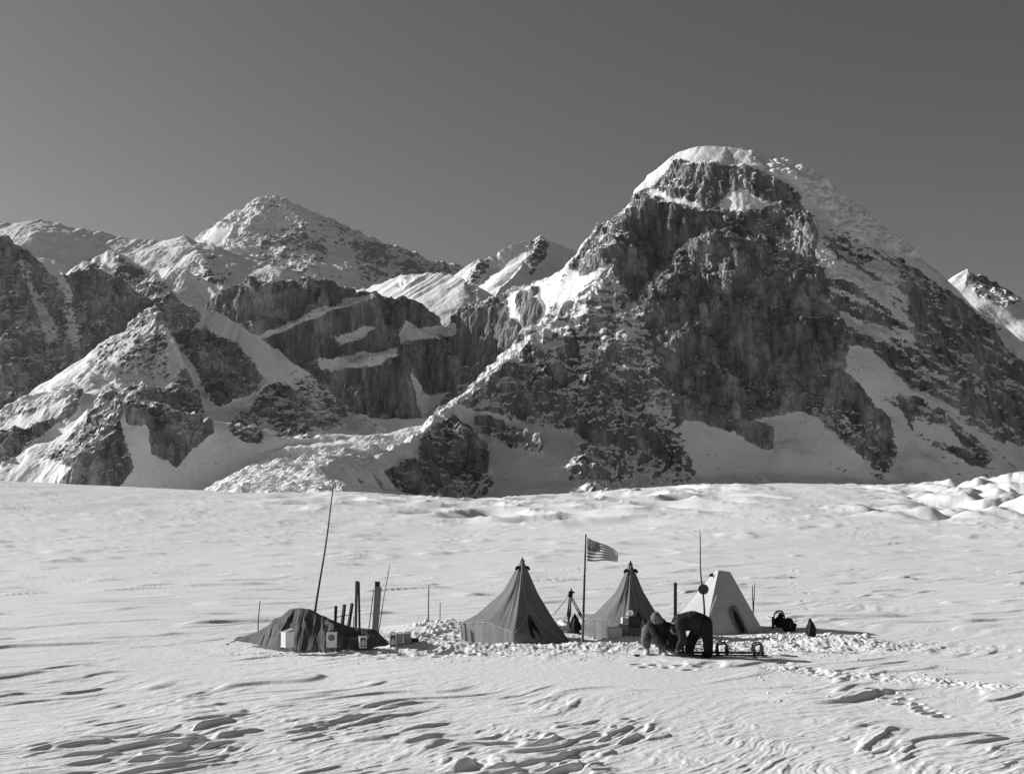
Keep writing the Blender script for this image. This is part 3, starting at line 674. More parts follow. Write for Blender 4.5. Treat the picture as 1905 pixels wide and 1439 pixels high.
mountain('mountain', BACKL, -240, 740, 2.0, 6500, 9700, 320, M_back, seed=22, unit=1.8, rough=.8, terr=.4, rock=rock_map(.14, [(.62, [(220, 480), (300, 515), (330, 560), (240, 600), (200, 540)]), (.55, [(340, 500), (400, 470), (440, 510), (400, 540)]), (.6, [(130, 505), (180, 480), (200, 500), (150, 515)])]), label='long pale snow ridge along the skyline at upper left')
RP = [
    skyline([(1700, 600, 8000), (1740, 555, 8000), (1765, 526, 8000), (1785, 513, 8000), (1801, 502, 8000), (1822, 513, 8050), (1840, 521, 8050), (1862, 535, 8050), (1882, 543, 8050), (1905, 560, 8050), (1980, 600, 8050), (2100, 640, 8000)], [(0, 0), (60, 70), (300, 200), (1200, 800)], [(0, 0), (100, 60), (600, 400)]),
    spur([(1801, 502, 8000), (1798, 545, 7800), (1780, 570, 7650)], [(0, 0), (100, 60), (500, 330)], [(0, 0), (60, 70), (400, 330)]),
]
mountain('mountain', RP, 1690, 2080, 1.9, 6900, 8300, 260, M_snowy, seed=26, unit=1.5, rough=.7, rock=rock_map(.06, [(.7, [(1800, 505), (1840, 515), (1905, 560), (1870, 575), (1820, 545)])]), label='small sharp snow peak at the right edge behind the domed mountain')

# --- the icefall
def icefall():
    pc = np.arange(260, 830, 1.4); ys = np.linspace(2300, 3560, 620)
    PX, Y = np.meshgrid(pc, ys); X = (PX - 952.5) / F * Y
    zt = np.interp(Y, [2300, 2420, 2600, 2900, 3200, 3560], [-70, 5, 75, 112, 142, 165])
    edge = np.interp(PX, [260, 340, 400, 450, 830], [-90, -50, -14, 0, 0])
    edge = edge - 160 * sstep(-60, 90, PX + 22 * gn2(Y / 60., X / 200., 68) - np.interp(Y, [2300, 2520, 2640, 2830, 3010, 3190, 3340, 3400], [690, 670, 650, 690, 740, 790, 828, 840]))
    edge = edge + .20 * (X + 560)
    O = np.zeros_like(X)
    b = facet3(X / 55., Y / 42., O, 1, 61) * 18 + facet3(X / 24., Y / 20., O, 1, 62) * 12 + facet3(X / 10., Y / 9., O, 1, 63) * 6
    cr = np.abs(gn2(X / 60. + .3 * gn2(X / 40., Y / 40., 70), Y / 20., 64))
    b = b - 11 * (1 - sstep(.03, .13, cr)) - 5 * (1 - sstep(.02, .10, np.abs(gn2(X / 22., Y / 24., 65))))
    step = 14 * (sstep(.2, .5, gn2(X / 180., Y / 95., 67)) - .4)
    Z = zt + edge + (b + step) * .5 + 8 * fbm2(X / 120., Y / 90., 2, 66)
    me = grid_mesh('icefall', X, Y, Z, smooth=False); attr(me, 'snow', np.full(X.shape, 1.4))
    tag(link('glacier', me, M_main), 'broken white icefall tumbling between the left peak and the long spur', 'icefall', kind='structure')
icefall()

#CAMP#
# ------------------------------------------------------------------ the camp
CANVAS = cloth_mat('weathered_canvas', .17, .14, 5)
PALE = cloth_mat('pale_cotton', .42, .06, 4)
TAPE = cloth_mat('pale_tape', .34, .1)
TARP = cloth_mat('dark_tarpaulin', .10, .25, 3)
BLACK = cloth_mat('black_cloth', .022, .3, 5)
DARKCLOTH = cloth_mat('dark_jacket_cloth', .032, .3, 7, .008)
TROUSER = cloth_mat('grey_trouser_cloth', .14, .2, 7, .008)
DTROUSER = cloth_mat('dark_trouser_cloth', .020, .25, 7, .008)
MUKLUK = cloth_mat('pale_boot_canvas', .5, .15, 9)
HOODC = cloth_mat('grey_hood_cloth', .17, .2, 8)
COLLAR = cloth_mat('pale_collar', .28, .2, 20)
SKIN = plain_mat('tanned_skin', .16, .6)
WOOD = plain_mat('weathered_wood', .13, .7, .3, 5)
DWOOD = plain_mat('dark_wood', .045, .7, .3, 5)
BARK = plain_mat('bamboo_stained', .035, .6, .4, 9)
PLANK = plain_mat('grey_ski_wood', .11, .6, .25, 4)
PALEWOOD = plain_mat('pale_bamboo', .5, .6)
TIN = plain_mat('bare_tin', .62, .38, .12, 6); TIN.node_tree.nodes['Principled BSDF'].inputs['Metallic'].default_value = .55
DARKTIN = plain_mat('painted_dark_tin', .05, .5)
LABELM = plain_mat('dark_label', .06, .7); PRINT = plain_mat('pale_print', .5, .7); GREYPRINT = plain_mat('grey_print', .2, .7)
CARD = plain_mat('pale_carton', .55, .85); DCARD = plain_mat('brown_carton', .13, .85)
IRON = plain_mat('dark_iron', .03, .5)
ROPE = plain_mat('rope', .3, .9)
def sheer(m, v, f=.5):                                   # thin bunting lets the sun through
    t = m.node_tree; b = t.nodes['Principled BSDF']; o = t.nodes['Material Output']
    tr = t.nodes.new('ShaderNodeBsdfTranslucent'); tr.inputs[0].default_value = (v, v, v, 1); mx = t.nodes.new('ShaderNodeMixShader'); mx.inputs[0].default_value = f
    t.links.new(b.outputs[0], mx.inputs[1]); t.links.new(tr.outputs[0], mx.inputs[2]); t.links.new(mx.outputs[0], o.inputs[0]); return m
FLAGW = sheer(cloth_mat('flag_white', .75, .05, 9), .8); FLAGR = sheer(cloth_mat('flag_red_as_grey', .13, .1, 9), .12); FLAGB = sheer(cloth_mat('flag_blue_as_grey', .05, .1, 9), .05)

def W(px, py, Y): return Vector(px3(px, py, Y))

# ---- pyramid tents
def pyramid_tent(apex, eaves, label, ground, conc):
    base = Vector((apex.x, apex.y, ground))
    t = thing('pyramid_tent', base, label, 'tent', group='canvas pyramid tents')
    loc = lambda v: v - base
    A = loc(apex); E = [loc(e) for e in eaves]; n = len(E)
    prof_t = [0, .32, .72, 1.0]; prof_s = [0, .51, .85, 1.0]
    def surf(i, u, tt, off=0.0):
        e = E[i].lerp(E[(i + 1) % n], u); c = conc[i] * (1 - u) + conc[(i + 1) % n] * u
        sag = 4 * u * (1 - u)
        s = (1 - c) * tt + c * float(np.interp(tt, prof_t, prof_s))
        r = tt * (1 - .055 * sag * math.sin(math.pi * min(tt, 1)))
        p = Vector((A.x + (e.x - A.x) * r, A.y + (e.y - A.y) * r, A.z + (e.z - A.z) * s))
        ph = (i + u) * 23.0
        wr = .030 * math.sin(ph + 1.3 * math.sin(ph * .37)) * math.sin(math.pi * min(tt, 1)) + .020 * math.sin(ph * 2.3 + 5 * tt + math.sin(ph)) * tt
        out = Vector((e.x, e.y, 0)).normalized()
        return p + out * (wr * sag ** .5 + off)
    bm = bmesh.new(); m = 14; rows = 30
    V = []
    for j in range(rows + 1):
        tt = max(.012, j / rows); row = []
        for i in range(n):
            for k in range(m): row.append(bm.verts.new(surf(i, k / m, tt)))
        V.append(row)
    for q in (.45, 1.0):                                   # skirt wall below the eave
        row = []
        for i in range(n):
            for k in range(m):
                p = surf(i, k / m, 1.0); ph = (i + k / m) * 41
                out = Vector((p.x, p.y, 0)).normalized()
                z = p.z + (min(-.12, p.z - .05) - p.z) * q
                row.append(bm.verts.new(Vector((p.x, p.y, z)) + out * (-.03 * q + .016 * math.sin(ph) * q)))
        V.append(row)
    N = n * m
    for a, b in zip(V[:-1], V[1:]):
        for k in range(N): bm.faces.new((a[k], a[(k + 1) % N], b[(k + 1) % N], b[k]))
    bm.faces.new(V[0])
    fin('canvas', bm, CANVAS, t, True)
    # pale tape along the eave and round the door
    bm = bmesh.new()
    for i in (0, 1): bm_tube(bm, [surf(i, k / 12, 1.0, .012) for k in range(13)], .011, 6)
    bm_tube(bm, [surf(2, .02 + .30 * (j / 14) , .03 + .50 * j / 14, .014) for j in range(15)], .009, 6)
    pk = surf(2, .32, .53, .014)
    for u1 in (0.0, 1.0):
        bm_tube(bm, [surf(2, .32 + (u1 - .32) * (j / 14), .53 + .47 * j / 14, .016) for j in range(15)], .011, 6)
    bm_tube(bm, [surf(2, .32 + .22 * j / 6, .53 + .01 * j / 6, .016) for j in range(7)], .008, 6)
    fin('tape_seam', bm, TAPE, t, True)
    # door: black strip painted as the shade inside the entrance fold
    bm = bmesh.new(); L = []
    for j in range(13):
        q = j / 12; tt = .66 + .36 * q; w_ = .012 + .085 * math.sin(math.pi * min(1, q * .62 + .08)); c = .33 + .06 * q
        L.append([bm.verts.new(surf(2, c + w_ * (k - 1), tt, .022 - .02 * (k == 1))) for k in range(3)])
    for a, b in zip(L[:-1], L[1:]):
        for k in range(2): bm.faces.new((a[k], a[k + 1], b[k + 1], b[k]))
    fin('door_fold_shade', bm, BLACK, t, True)
    # cap and the two vent sleeves by the peak
    bm = bmesh.new(); bm_tube(bm, [A + Vector((0, 0, -.10)), A + Vector((0, 0, -.02)), A + Vector((0, 0, .035))], [.075, .028, .006], 8)
    fin('peak_cap', bm, TARP, t, True)
    for sgn in (-1, 1):
        bm = bmesh.new(); c = A + Vector((sgn * .10, -.05, -.24))
        bm_tube(bm, [c, c + Vector((sgn * .05, -.03, -.01)), c + Vector((sgn * .085, -.04, -.07))], [.05, .045, .03], 8)
        fin('vent_sleeve', bm, BLACK, t, True)
    return t

pyramid_tent(W(972, 1038, 34.3), [W(856, 1159, 34.9), W(907, 1157, 33.8), W(957, 1177, 32.9), W(1064, 1200, 33.3), W(1046, 1172, 35.6), W(895, 1152, 36.0)],
             'largest grey canvas pyramid tent, nearest, standing left of the flagpole', gz(.3, 34.3), [1, .8, .55, .5, .6, 1])
pyramid_tent(W(1173, 1044, 35.2), [W(1086, 1153, 35.9), W(1126, 1152, 34.9), W(1168, 1168, 34.2), W(1252, 1188, 34.5), W(1240, 1164, 36.3), W(1110, 1150, 36.7)],
             'grey canvas pyramid tent behind the boxes, between the flagpole and the tall plank', gz(3.3, 35.2), [1, .8, .55, .5, .6, 1])

# ---- the pale wedge tent
def wedge_tent():
    g = gz(6.0, 36.6); base = Vector((6.0, 36.6, g))
    t = thing('wedge_tent', base, 'pale wedge shaped tent with a bright left wall and dark oval entrance', 'tent')
    c = dict(T1=W(1337, 1060, 36.9), T2=W(1358, 1064, 36.9), BL=W(1309, 1190, 36.2), BR=W(1424, 1182, 36.3), T1b=W(1329, 1062, 37.6), T2b=W(1350, 1065, 37.6), BLb=W(1236, 1172, 38.1), BRb=W(1392, 1170, 38.6))
    c = {k: v - base for k, v in c.items()}
    bm = bmesh.new()
    def patch(a, b, d, e, sag, n=22, m=14):               # a-b along the top, d-e along the bottom
        nr = (b - a).cross(d - a).normalized()
        V = []
        for j in range(n + 1):
            q = j / n
            V.append([bm.verts.new(a.lerp(b, k / m).lerp(d.lerp(e, k / m), q) - nr * sag * math.sin(math.pi * q) * math.sin(math.pi * k / m) + nr * .010 * math.sin(9 * k / m + 4 * q) * math.sin(math.pi * k / m) * math.sin(math.pi * q)) for k in range(m + 1)])
        for r, s_ in zip(V[:-1], V[1:]):
            for k in range(m): bm.faces.new((r[k], r[k + 1], s_[k + 1], s_[k]))
    patch(c['T1'], c['T2'], c['BL'], c['BR'], .012)
    patch(c['T1b'], c['T1'], c['BLb'], c['BL'], .006)
    patch(c['T2'], c['T2b'], c['BR'], c['BRb'], .03)
    patch(c['T2b'], c['T1b'], c['BRb'], c['BLb'], .03)
    patch(c['T1b'], c['T2b'], c['T1'], c['T2'], -.02, 3, 6)
    fin('canvas', bm, PALE, t, True)
    # seam tape along the four corners
    bm = bmesh.new()
    for a, b in (('T1', 'BL'), ('T2', 'BR'), ('T1b', 'BLb')): bm_tube(bm, [c[a], c[a].lerp(c[b], .5), c[b]], .012, 6)
    bm_tube(bm, [c['T1'], c['T2']], .012, 6)
    fin('corner_seam', bm, PALE, t, True)
    nr = (c['T2'] - c['T1']).cross(c['BL'] - c['T1']).normalized()
    if nr.y > 0: nr = -nr
    def face(u, v): return c['T1'].lerp(c['T2'], u).lerp(c['BL'].lerp(c['BR'], u), v)
    # entrance: a collar of cloth round a black sheet standing for the unlit inside
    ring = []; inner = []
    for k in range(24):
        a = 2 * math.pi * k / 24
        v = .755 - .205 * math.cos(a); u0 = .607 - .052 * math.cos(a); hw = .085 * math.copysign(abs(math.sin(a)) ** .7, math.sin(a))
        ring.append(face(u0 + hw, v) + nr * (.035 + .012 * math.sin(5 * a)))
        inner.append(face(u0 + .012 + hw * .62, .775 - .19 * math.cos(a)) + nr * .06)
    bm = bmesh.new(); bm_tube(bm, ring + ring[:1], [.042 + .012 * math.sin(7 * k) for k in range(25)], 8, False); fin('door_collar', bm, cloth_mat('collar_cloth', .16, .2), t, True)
    bm = bmesh.new(); bm.faces.new([bm.verts.new(p) for p in inner]); fin('door_dark_sheet', bm, BLACK, t)
    p = W(1323, 1069, 37.2) - base; bm = bmesh.new()
    bm_tube(bm, [p + Vector((.06, .0, .0)), p, p + Vector((-.05, -.02, -.02))], [.05, .05, .03], 8)
    fin('vent_sleeve', bm, BLACK, t, True)
wedge_tent()

# ---- sticks, poles, skis
def stick(name, label, cat, top, bot, r0, r1, mat, wob=.0, knots=0, group=None, parent=None):
    d = top - bot; n = 10; L = d.length; bm = bmesh.new()
    pts, rad = [], []
    for i in range(n + 1):
        q = i / n; pts.append(d * q + Vector((wob * math.sin(5 * q + L), wob * math.cos(4 * q), 0)) * math.sin(math.pi * q)); rad.append(r0 + (r1 - r0) * q)
    pts[0] = -d.normalized() * .12
    bm_tube(bm, pts, rad, 8)
    for k in range(knots):
        q = (k + .6) / knots; rr = (r0 + (r1 - r0) * q) * 1.28
        c = d * q + Vector((wob * math.sin(5 * q + L), wob * math.cos(4 * q), 0)) * math.sin(math.pi * q); e = d.normalized() * .015
        bm_tube(bm, [c - e, c, c + e], [rr * .7, rr, rr * .7], 8)
    o = fin(name, bm, mat, parent, True); o.location = bot
    return tag(o, label, cat, group)
stick('antenna_pole', 'tallest thin dark pole, leaning right behind the tarpaulin heap', 'pole', W(620, 905, 33.2), onto(578, 33.0), .034, .013, BARK, .03, 9)
stick('marker_stake', 'thin dark stake at the left end of the tarpaulin heap', 'stake', W(484, 1117, 34.2), onto(478, 34.0), .016, .012, DWOOD, .01)
stick('marker_stake', 'thin stake standing alone between the tarpaulin heap and the largest tent', 'stake', W(798, 1088, 38.6), onto(796.5, 38.6), .018, .014, DWOOD, .005, 3)
stick('marker_stake', 'short pale stake in the snow just left of the largest tent', 'stake', W(819, 1119, 41.0), onto(818.5, 41.0), .016, .012, WOOD)
# snow pickets and posts behind the heap
def post(label, top, bot, w_, d_, mat, name='short_post', cat='post', group=None):
    ax = top - bot; L = ax.length + .25; bm = bmesh.new()
    q = ax.to_track_quat('Z', 'Y').to_matrix()
    bm_box(bm, ax.normalized() * (L / 2 - .25), (w_, d_, L), q, 1.0, min(w_, d_) * .2)
    o = fin(name, bm, mat); o.location = bot
    return tag(o, label, cat, group)
post('upright stubby black post, leftmost behind the tarpaulin heap', W(625, 1127, 34.0), onto(622.5, 34.0), .062, .05, IRON)
post('stubby black post leaning right, left side of the H shaped pair', W(641, 1124, 34.2), onto(633, 34.1), .068, .05, IRON)
post('stubby black post leaning right with a short bar nailed to it', W(655, 1122, 34.3), onto(644.5, 34.2), .068, .05, IRON)
post('short thin bar joining the two black leaning posts', W(648, 1143, 34.15), W(643, 1144, 34.15), .02, .02, IRON, 'cross_bar', 'bar')
post('slender black rod between the black posts and the upright skis', W(658.5, 1146, 35), onto(656, 35), .02, .02, IRON, 'thin_rod', 'rod')
def ski(label, top, bot, w_, mat, name='ski', cat='ski', tipr=True, taper=.0, group=None):
    ax = top - bot; L = ax.length; bm = bmesh.new(); n = 16; V = []
    q = ax.to_track_quat('Z', 'Y').to_matrix(); ex = Vector((1, 0, 0)); 
    for i in range(n + 1):
        f = i / n; z = -.3 + (L + .3) * f
        hw = w_ / 2 * (1 - taper * (1 - f)); cb = .012 * math.sin(math.pi * f)
        c = ax.normalized() * z
        V.append([bm.verts.new(c + Vector((sx_ * hw, sy_ * .011 + cb, 0))) for sx_, sy_ in ((-1, -1), (1, -1), (1, 1), (-1, 1))])
    for a, b in zip(V[:-1], V[1:]):
        for k in range(4): bm.faces.new((a[k], a[(k + 1) % 4], b[(k + 1) % 4], b[k]))
    bm.faces.new(V[0]); bm.faces.new(V[-1])
    o = fin(name, bm, mat); o.location = bot
    return tag(o, label, cat, group)
ski('narrow ski stood upright, left one of the close pair behind the heap', W(663.5, 1080, 36.2), onto(661.5, 36.2), .075, PLANK)
ski('narrow darker ski stood upright, right one of the close pair behind the heap', W(667.3, 1081, 36.3), onto(669, 36.3), .06, DWOOD)
ski('wide grey plank stood upright at the right end of the tarpaulin heap', W(703.5, 1091, 35.4), onto(697, 35.3), .19, plain_mat('pale_grey_plank', .24, .7, .15, 4), 'plank', 'plank', taper=.1)
ski('dark narrower plank standing just behind the wide grey plank', W(702.3, 1081, 35.6), onto(699, 35.5), .14, DWOOD, 'plank', 'plank')
stick('ski_pole', 'thin dark pole leaning against the left edge of the wide plank', 'ski pole', W(695, 1098, 35.2), onto(684, 35.1), .014, .011, DWOOD)
stick('bamboo_wand', 'long thin wand leaning right behind the wide plank', 'wand', W(725, 1050, 35.7), onto(703, 35.6), .014, .008, DWOOD, .01)
ski('single tall ski stood upright between the two people', W(1256.5, 1083, 36.4), onto(1256.5, 36.4), .095, PLANK, 'ski', 'ski')
stick('bamboo_wand', 'short white stick leaning on the front of the wedge tent', 'wand', W(1333.5, 1107, 36.35), onto(1306, 35.9), .021, .017, PALEWOOD)
stick('bamboo_wand', 'upright thin stick, left of two crossing sticks beside the wedge tent', 'wand', W(1399.8, 1089, 37.6), onto(1402, 37.6), .017, .014, DWOOD)
stick('bamboo_wand', 'taller thin stick leaning right, beside the wedge tent', 'wand', W(1404.3, 1085, 37.7), onto(1400, 37.7), .016, .012, DWOOD)

# pole with a round disc
pb = onto(1311, 35.0)
pr = thing('signal_pole', pb, 'tall thin pole carrying a round grey disc in front of the wedge tent', 'pole')
d = W(1302, 985, 35.2) - pb; bm = bmesh.new()
pts = [d * (i / 12) + Vector((.035 * math.sin(7 * i / 12), 0, 0)) * math.sin(math.pi * i / 12) for i in range(13)]; pts[0] = Vector((0, 0, -.15))
bm_tube(bm, pts, [.032 - .022 * i / 12 for i in range(13)], 8); fin('shaft', bm, BARK, pr, True)
bm = bmesh.new(); c = W(1308.8, 1095.5, 35.06) - pb
bm_tube(bm, [c + Vector((0, .008, 0)), c + Vector((0, .02, 0))], .146, 32); fin('disc', bm, plain_mat('grey_disc', .085, .8), pr)

# ---- flag
fb = onto(1083.5, 32.6)
fp = thing('flagpole', fb, 'thin dark flagpole with a pale lower end between the two canvas tents', 'flagpole')
ftop = W(1090, 993, 33.2) - fb
bm = bmesh.new(); bm_tube(bm, [ftop * q for q in np.linspace(.30, 1, 9)], [.031 - .012 * q for q in np.linspace(0, 1, 9)], 8)
for q in (.42, .62, .80): bm_tube(bm, [ftop * (q - .006), ftop * q, ftop * (q + .006)], [.022, .036, .022], 8)
fin('upper_shaft', bm, BARK, fp, True)
bm = bmesh.new(); bm_tube(bm, [Vector((0, 0, -.15))] + [ftop * q for q in np.linspace(.02, .30, 5)], .034, 8); fin('lower_shaft', bm, WOOD, fp, True)
for q0, q1 in ((W(1091.8, 1001, 33.13), W(1089.6, 1001, 33.16)), (W(1091.5, 1042, 33.02), W(1087.5, 1043, 33.04))):
    bm = bmesh.new(); bm_tube(bm, [q0 - fb, q1 - fb], .006, 5); fin('halyard', bm, ROPE, fp)
def flag():
    o0 = W(1092.5, 1000, 33.12)
    fl = thing('flag', o0, 'starred and striped flag flying to the right from the flagpole', 'flag')
    H = .60; nu, nv = 52, 26
    def p(u, v, off=0.0):                                   # u along the fly, v downward
        x = .775 * u + .01 * math.sin(9 * u)
        top = -.36 * u ** 1.25 - .02 * math.sin(7 * u); bot = -H - .012 * math.sin(8 * u) + .005 * u
        z = top + (bot - top) * v
        fold = .09 * math.sin(7.5 * u + 1.2 * v) * (.25 + u) + .22 * u * (1 - v)
        return Vector((x, -.14 * u - fold * .8 + off, z))
    def cells(name, mat, pick, off=0.0):
        bm = bmesh.new(); V = {}
        def g(i, j):
            if (i, j) not in V: V[i, j] = bm.verts.new(p(i / nu, j / nv, off))
            return V[i, j]
        for i in range(nu):
            for j in range(nv):
                if pick(i, j): bm.faces.new((g(i, j), g(i + 1, j), g(i + 1, j + 1), g(i, j + 1)))
        return fin(name, bm, mat, fl, True)
    can = lambda i, j: i < 22 and j < 14
    cells('pale_stripes', FLAGW, lambda i, j: not can(i, j) and (j // 2) % 2 == 1)
    cells('dark_stripes', FLAGR, lambda i, j: not can(i, j) and (j // 2) % 2 == 0)
    cells('canton', FLAGB, can)
    bm = bmesh.new()
    for r in range(6):
        for q in range(8):
            u = (q + .62) / 8.3 * 22 / nu; v = (r + .55) / 6.1 * 14 / nv; c = p(u, v, -.006)
            vs = [bm.verts.new(c + Vector((math.sin(k * math.pi / 5) * (.0215 if k % 2 == 0 else .010), 0, math.cos(k * math.pi / 5) * (.0215 if k % 2 == 0 else .010)))) for k in range(10)]
            bm.faces.new(vs)
    fin('stars', bm, FLAGW, fl)
flag()

# ---- tarpaulin heap
def tarp_heap():
    base = Vector((W(590, 1200, 32.0).x, 32.0, gz(-4.9, 32.0)))
    crest = np.array([(440, 1187), (452, 1183.5), (470, 1178), (488, 1169), (505, 1157), (512, 1150), (524, 1146), (540, 1132), (547, 1129.5), (556, 1129), (580, 1133), (592, 1140), (612, 1149), (640, 1161), (660, 1167), (690, 1169), (704, 1175), (716, 1188), (724, 1200), (730, 1207)], float)
    xs = np.linspace(440, 730, 300); us = np.linspace(-1.35, 1.0, 150)
    PX, U = np.meshgrid(xs, us); Yc = np.interp(PX, [440, 490, 560, 620, 730], [34.5, 33.6, 32.3, 31.9, 31.8]); X = (PX - 952.5) / F * Yc; Y = Yc + U
    zc = EYE - (np.interp(PX, crest[:, 0], crest[:, 1]) - HZ) / F * Yc
    g = ground_z(X, Y, False)
    hc = np.maximum(zc + .02, .04)
    dy = Y - Yc
    front = np.interp(PX, [440, 480, 520, 560, 620, 690, 730], [.25, .45, .85, .95, .85, .7, .2]); back = .7
    q = np.clip(np.where(dy < 0, -dy / front, dy / back), 0, 1.4)
    prof_ = np.interp(q, [0, .12, .55, .9, 1.0, 1.4], [1, .95, .55, .12, 0, -.35])
    Z = -.02 + hc * prof_
    def tent(p0, p1, slope):
        a = np.array(W(*p0)); b = np.array(W(*p1)); d_ = b[:2] - a[:2]; L2 = (d_ ** 2).sum()
        t_ = np.clip(((X - a[0]) * d_[0] + (Y - a[1]) * d_[1]) / L2, 0, 1)
        dist = np.hypot(X - a[0] - t_ * d_[0], Y - a[1] - t_ * d_[1])
        return a[2] + t_ * (b[2] - a[2]) - dist * slope
    for p0, p1, sl in (((546, 1130, 32.4), (524, 1168, 32.0), 1.7), ((524, 1168, 32.0), (516, 1196, 31.9), 1.7), ((549, 1130, 32.4), (571, 1158, 31.75), 1.5), ((571, 1158, 31.75), (560, 1204, 31.35), 1.6), ((512, 1150, 33.1), (502, 1180, 32.7), 1.7), ((498, 1162, 33.4), (489, 1186, 33.0), 1.9), ((590, 1139, 32.1), (622, 1163, 31.6), 1.5), ((622, 1163, 31.6), (628, 1200, 31.25), 1.6), ((690, 1170, 31.8), (700, 1196, 31.4), 1.6)):
        Z = np.maximum(Z, tent(p0, p1, sl))
    steep_ = np.clip(q, 0, 1)
    Z = Z + (.035 * (1 - 2 * np.abs(gn2(X / .22 + .6 * Y, Y / .9, 71))) + .018 * (1 - 2 * np.abs(gn2(X / .09 - .8 * Y, Y / .5, 72)))) * np.clip(hc * 1.6, .3, 1) * np.clip(q * 3, .25, 1)
    Z = Z + .11 * facet3(X / .42, Y / .42, 0 * X, 2, 140) * np.clip(q * 4, .3, 1) * np.clip(hc * 2, .2, 1)
    Z = np.where(hc * prof_ < -.05, np.minimum(Z, g - .05), Z)
    me = grid_mesh('tarpaulin', X - base.x, Y - base.y, Z - base.z)
    r = thing('supply_heap', base, 'long heap of supplies under a dark folded tarpaulin, left of the tents', 'tarpaulin')
    link('cover', me, TARP, r)
    # the turned-up pale lining and a hem rope on the near side
    bm = bmesh.new(); cl = []
    for k in range(18):
        f = k / 17; px = 470 + 235 * f; y_ = 31.1 + .12 * math.sin(5 * f)
        y_ += 2.3 * max(0, (550 - px) / 110) ** 1.2; x_ = (px - 952.5) / F * y_
        cl.append(Vector((x_, y_, gz(x_, y_) + .03 + .02 * math.sin(17 * f))) - base)
    bm_tube(bm, cl, .018, 6); fin('hem_rope', bm, TARP, r, True)
tarp_heap()

# ---- fuel tins in front of the heap
def tin(px, py, Y, label, rz=0.0, mat=TIN, mark=None, lid=False, s=(.25, .25, .36), handle=True):
    x = (px - 952.5) / F * Y; z = EYE - (py - HZ) / F * Y
    t = thing('fuel_tin', (x, Y, z), label, 'fuel tin', R(rz), 'square fuel tins along the supply heap')
    bm = bmesh.new(); bm_box(bm, (0, 0, s[2] / 2), s, None, 1, .012)
    for zz in (.012, s[2] - .012):
        bm_box(bm, (0, 0, zz), (s[0] + .012, s[1] + .012, .018))
    fin('body', bm, mat, t)
    if mark == 'round':
        bm = bmesh.new(); bm_tube(bm, [(0, -s[1] / 2 - .001, s[2] * .68), (0, -s[1] / 2 - .006, s[2] * .68)], .085, 24)
        fin('round_mark', bm, GREYPRINT, t)
    if mark == 'label':
        bm = bmesh.new(); bm_box(bm, (.0, -s[1] / 2 - .003, s[2] * .5), (s[0] * .72, .006, s[2] * .78)); fin('label_panel', bm, LABELM, t)
        bm = bmesh.new(); bm_ell(bm, (0, -s[1] / 2 - .007, s[2] * .42), (.055, .003, .075)); bm_ell(bm, (0, -s[1] / 2 - .007, s[2] * .62), (.03, .003, .045)); fin('printed_figure', bm, PRINT, t, True)
    if lid:
        bm = bmesh.new(); bm_box(bm, (.03, .02, s[2] + .03), (s[0] * .9, s[1] * .8, .012), Matrix.Rotation(R(-18), 3, 'Y')); fin('lid', bm, TIN, t)
    elif handle:
        bm = bmesh.new(); bm_tube(bm, [(-.06, 0, s[2] + .0), (-.05, 0, s[2] + .03), (.05, 0, s[2] + .03), (.06, 0, s[2])], .008, 6); fin('handle', bm, IRON, t, True)
    return t
tin(535, 1203, 30.95, 'fuel tin with its lid bent open, at the left of the tarpaulin heap', 38, TIN, None, True, (.24, .26, .38))
tin(617.5, 1203, 30.95, 'fuel tin with a round grey mark, against the middle of the heap', 4, TIN, 'round')
tin(674.5, 1204, 30.9, 'fuel tin with a dark printed label, half hidden by the right end of the heap', 14, TIN, 'label', False, (.17, .22, .28))
tin(659, 1205, 31.1, 'dark fuel tin pressed into the tarpaulin beside the labelled tin', 5, DARKTIN, None, False, (.2, .22, .25), False)
tin(731, 1204, 31.1, 'fuel tin with a dark printed label, leftmost of the row right of the heap', 6, TIN, 'label', False, (.17, .2, .35))
tin(743.5, 1203.5, 31.2, 'plain fuel tin in the middle of the row right of the heap', 3, plain_mat('dull_tin', .30, .5), None, False, (.165, .2, .34))
tin(757.5, 1202, 31.3, 'plain fuel tin at the right of the row, next to the low dark box', -2, plain_mat('grey_tin', .27, .5), None, False, (.165, .2, .33))
tin(772, 1199, 31.45, 'low dark box at the right end of the row of fuel tins', 0, DARKTIN, None, False, (.18, .2, .17), False)

# ---- tripod with instrument
tb = onto(1062, 37.4)
tr = thing('survey_tripod', tb, 'wooden survey tripod with an instrument, between the two canvas tents', 'tripod')
head = W(1061, 1106, 37.4) - tb
for fpx, fy, a in ((1055, 36.9, 'l'), (1058, 37.0, 'm'), (1093, 37.2, 'r')):
    foot = onto(fpx, fy) - tb; bm = bmesh.new()
    for off in (-.035, .035):
        mid = head.lerp(foot, .62)
        bm_tube(bm, [head + Vector((off * .6, 0, -.02)), mid + Vector((off, 0, 0))], .016, 6)
    bm_tube(bm, [head.lerp(foot, .5), foot + Vector((0, 0, -.05))], [.024, .014], 6)
    for q in (.45, .62): 
        c_ = head.lerp(foot, q); bm_tube(bm, [c_ + Vector((-.05, 0, 0)), c_ + Vector((.05, 0, 0))], .016, 6)
    fin('leg', bm, DWOOD, tr, True)
bm = bmesh.new(); bm_tube(bm, [head + Vector((0, 0, -.04)), head + Vector((0, 0, .05))], [.085, .07], 12); fin('tripod_head', bm, IRON, tr, True)
bm = bmesh.new(); bm_box(bm, head + Vector((.02, 0, .085)), (.13, .1, .07), None, 1, .01); bm_box(bm, head + Vector((.03, 0, .15)), (.035, .05, .1), None, 1, .006); bm_tube(bm, [head + Vector((-.05, 0, .09)), head + Vector((.13, 0, .07))], .024, 8); fin('instrument', bm, IRON, tr, True)
bm = bmesh.new()
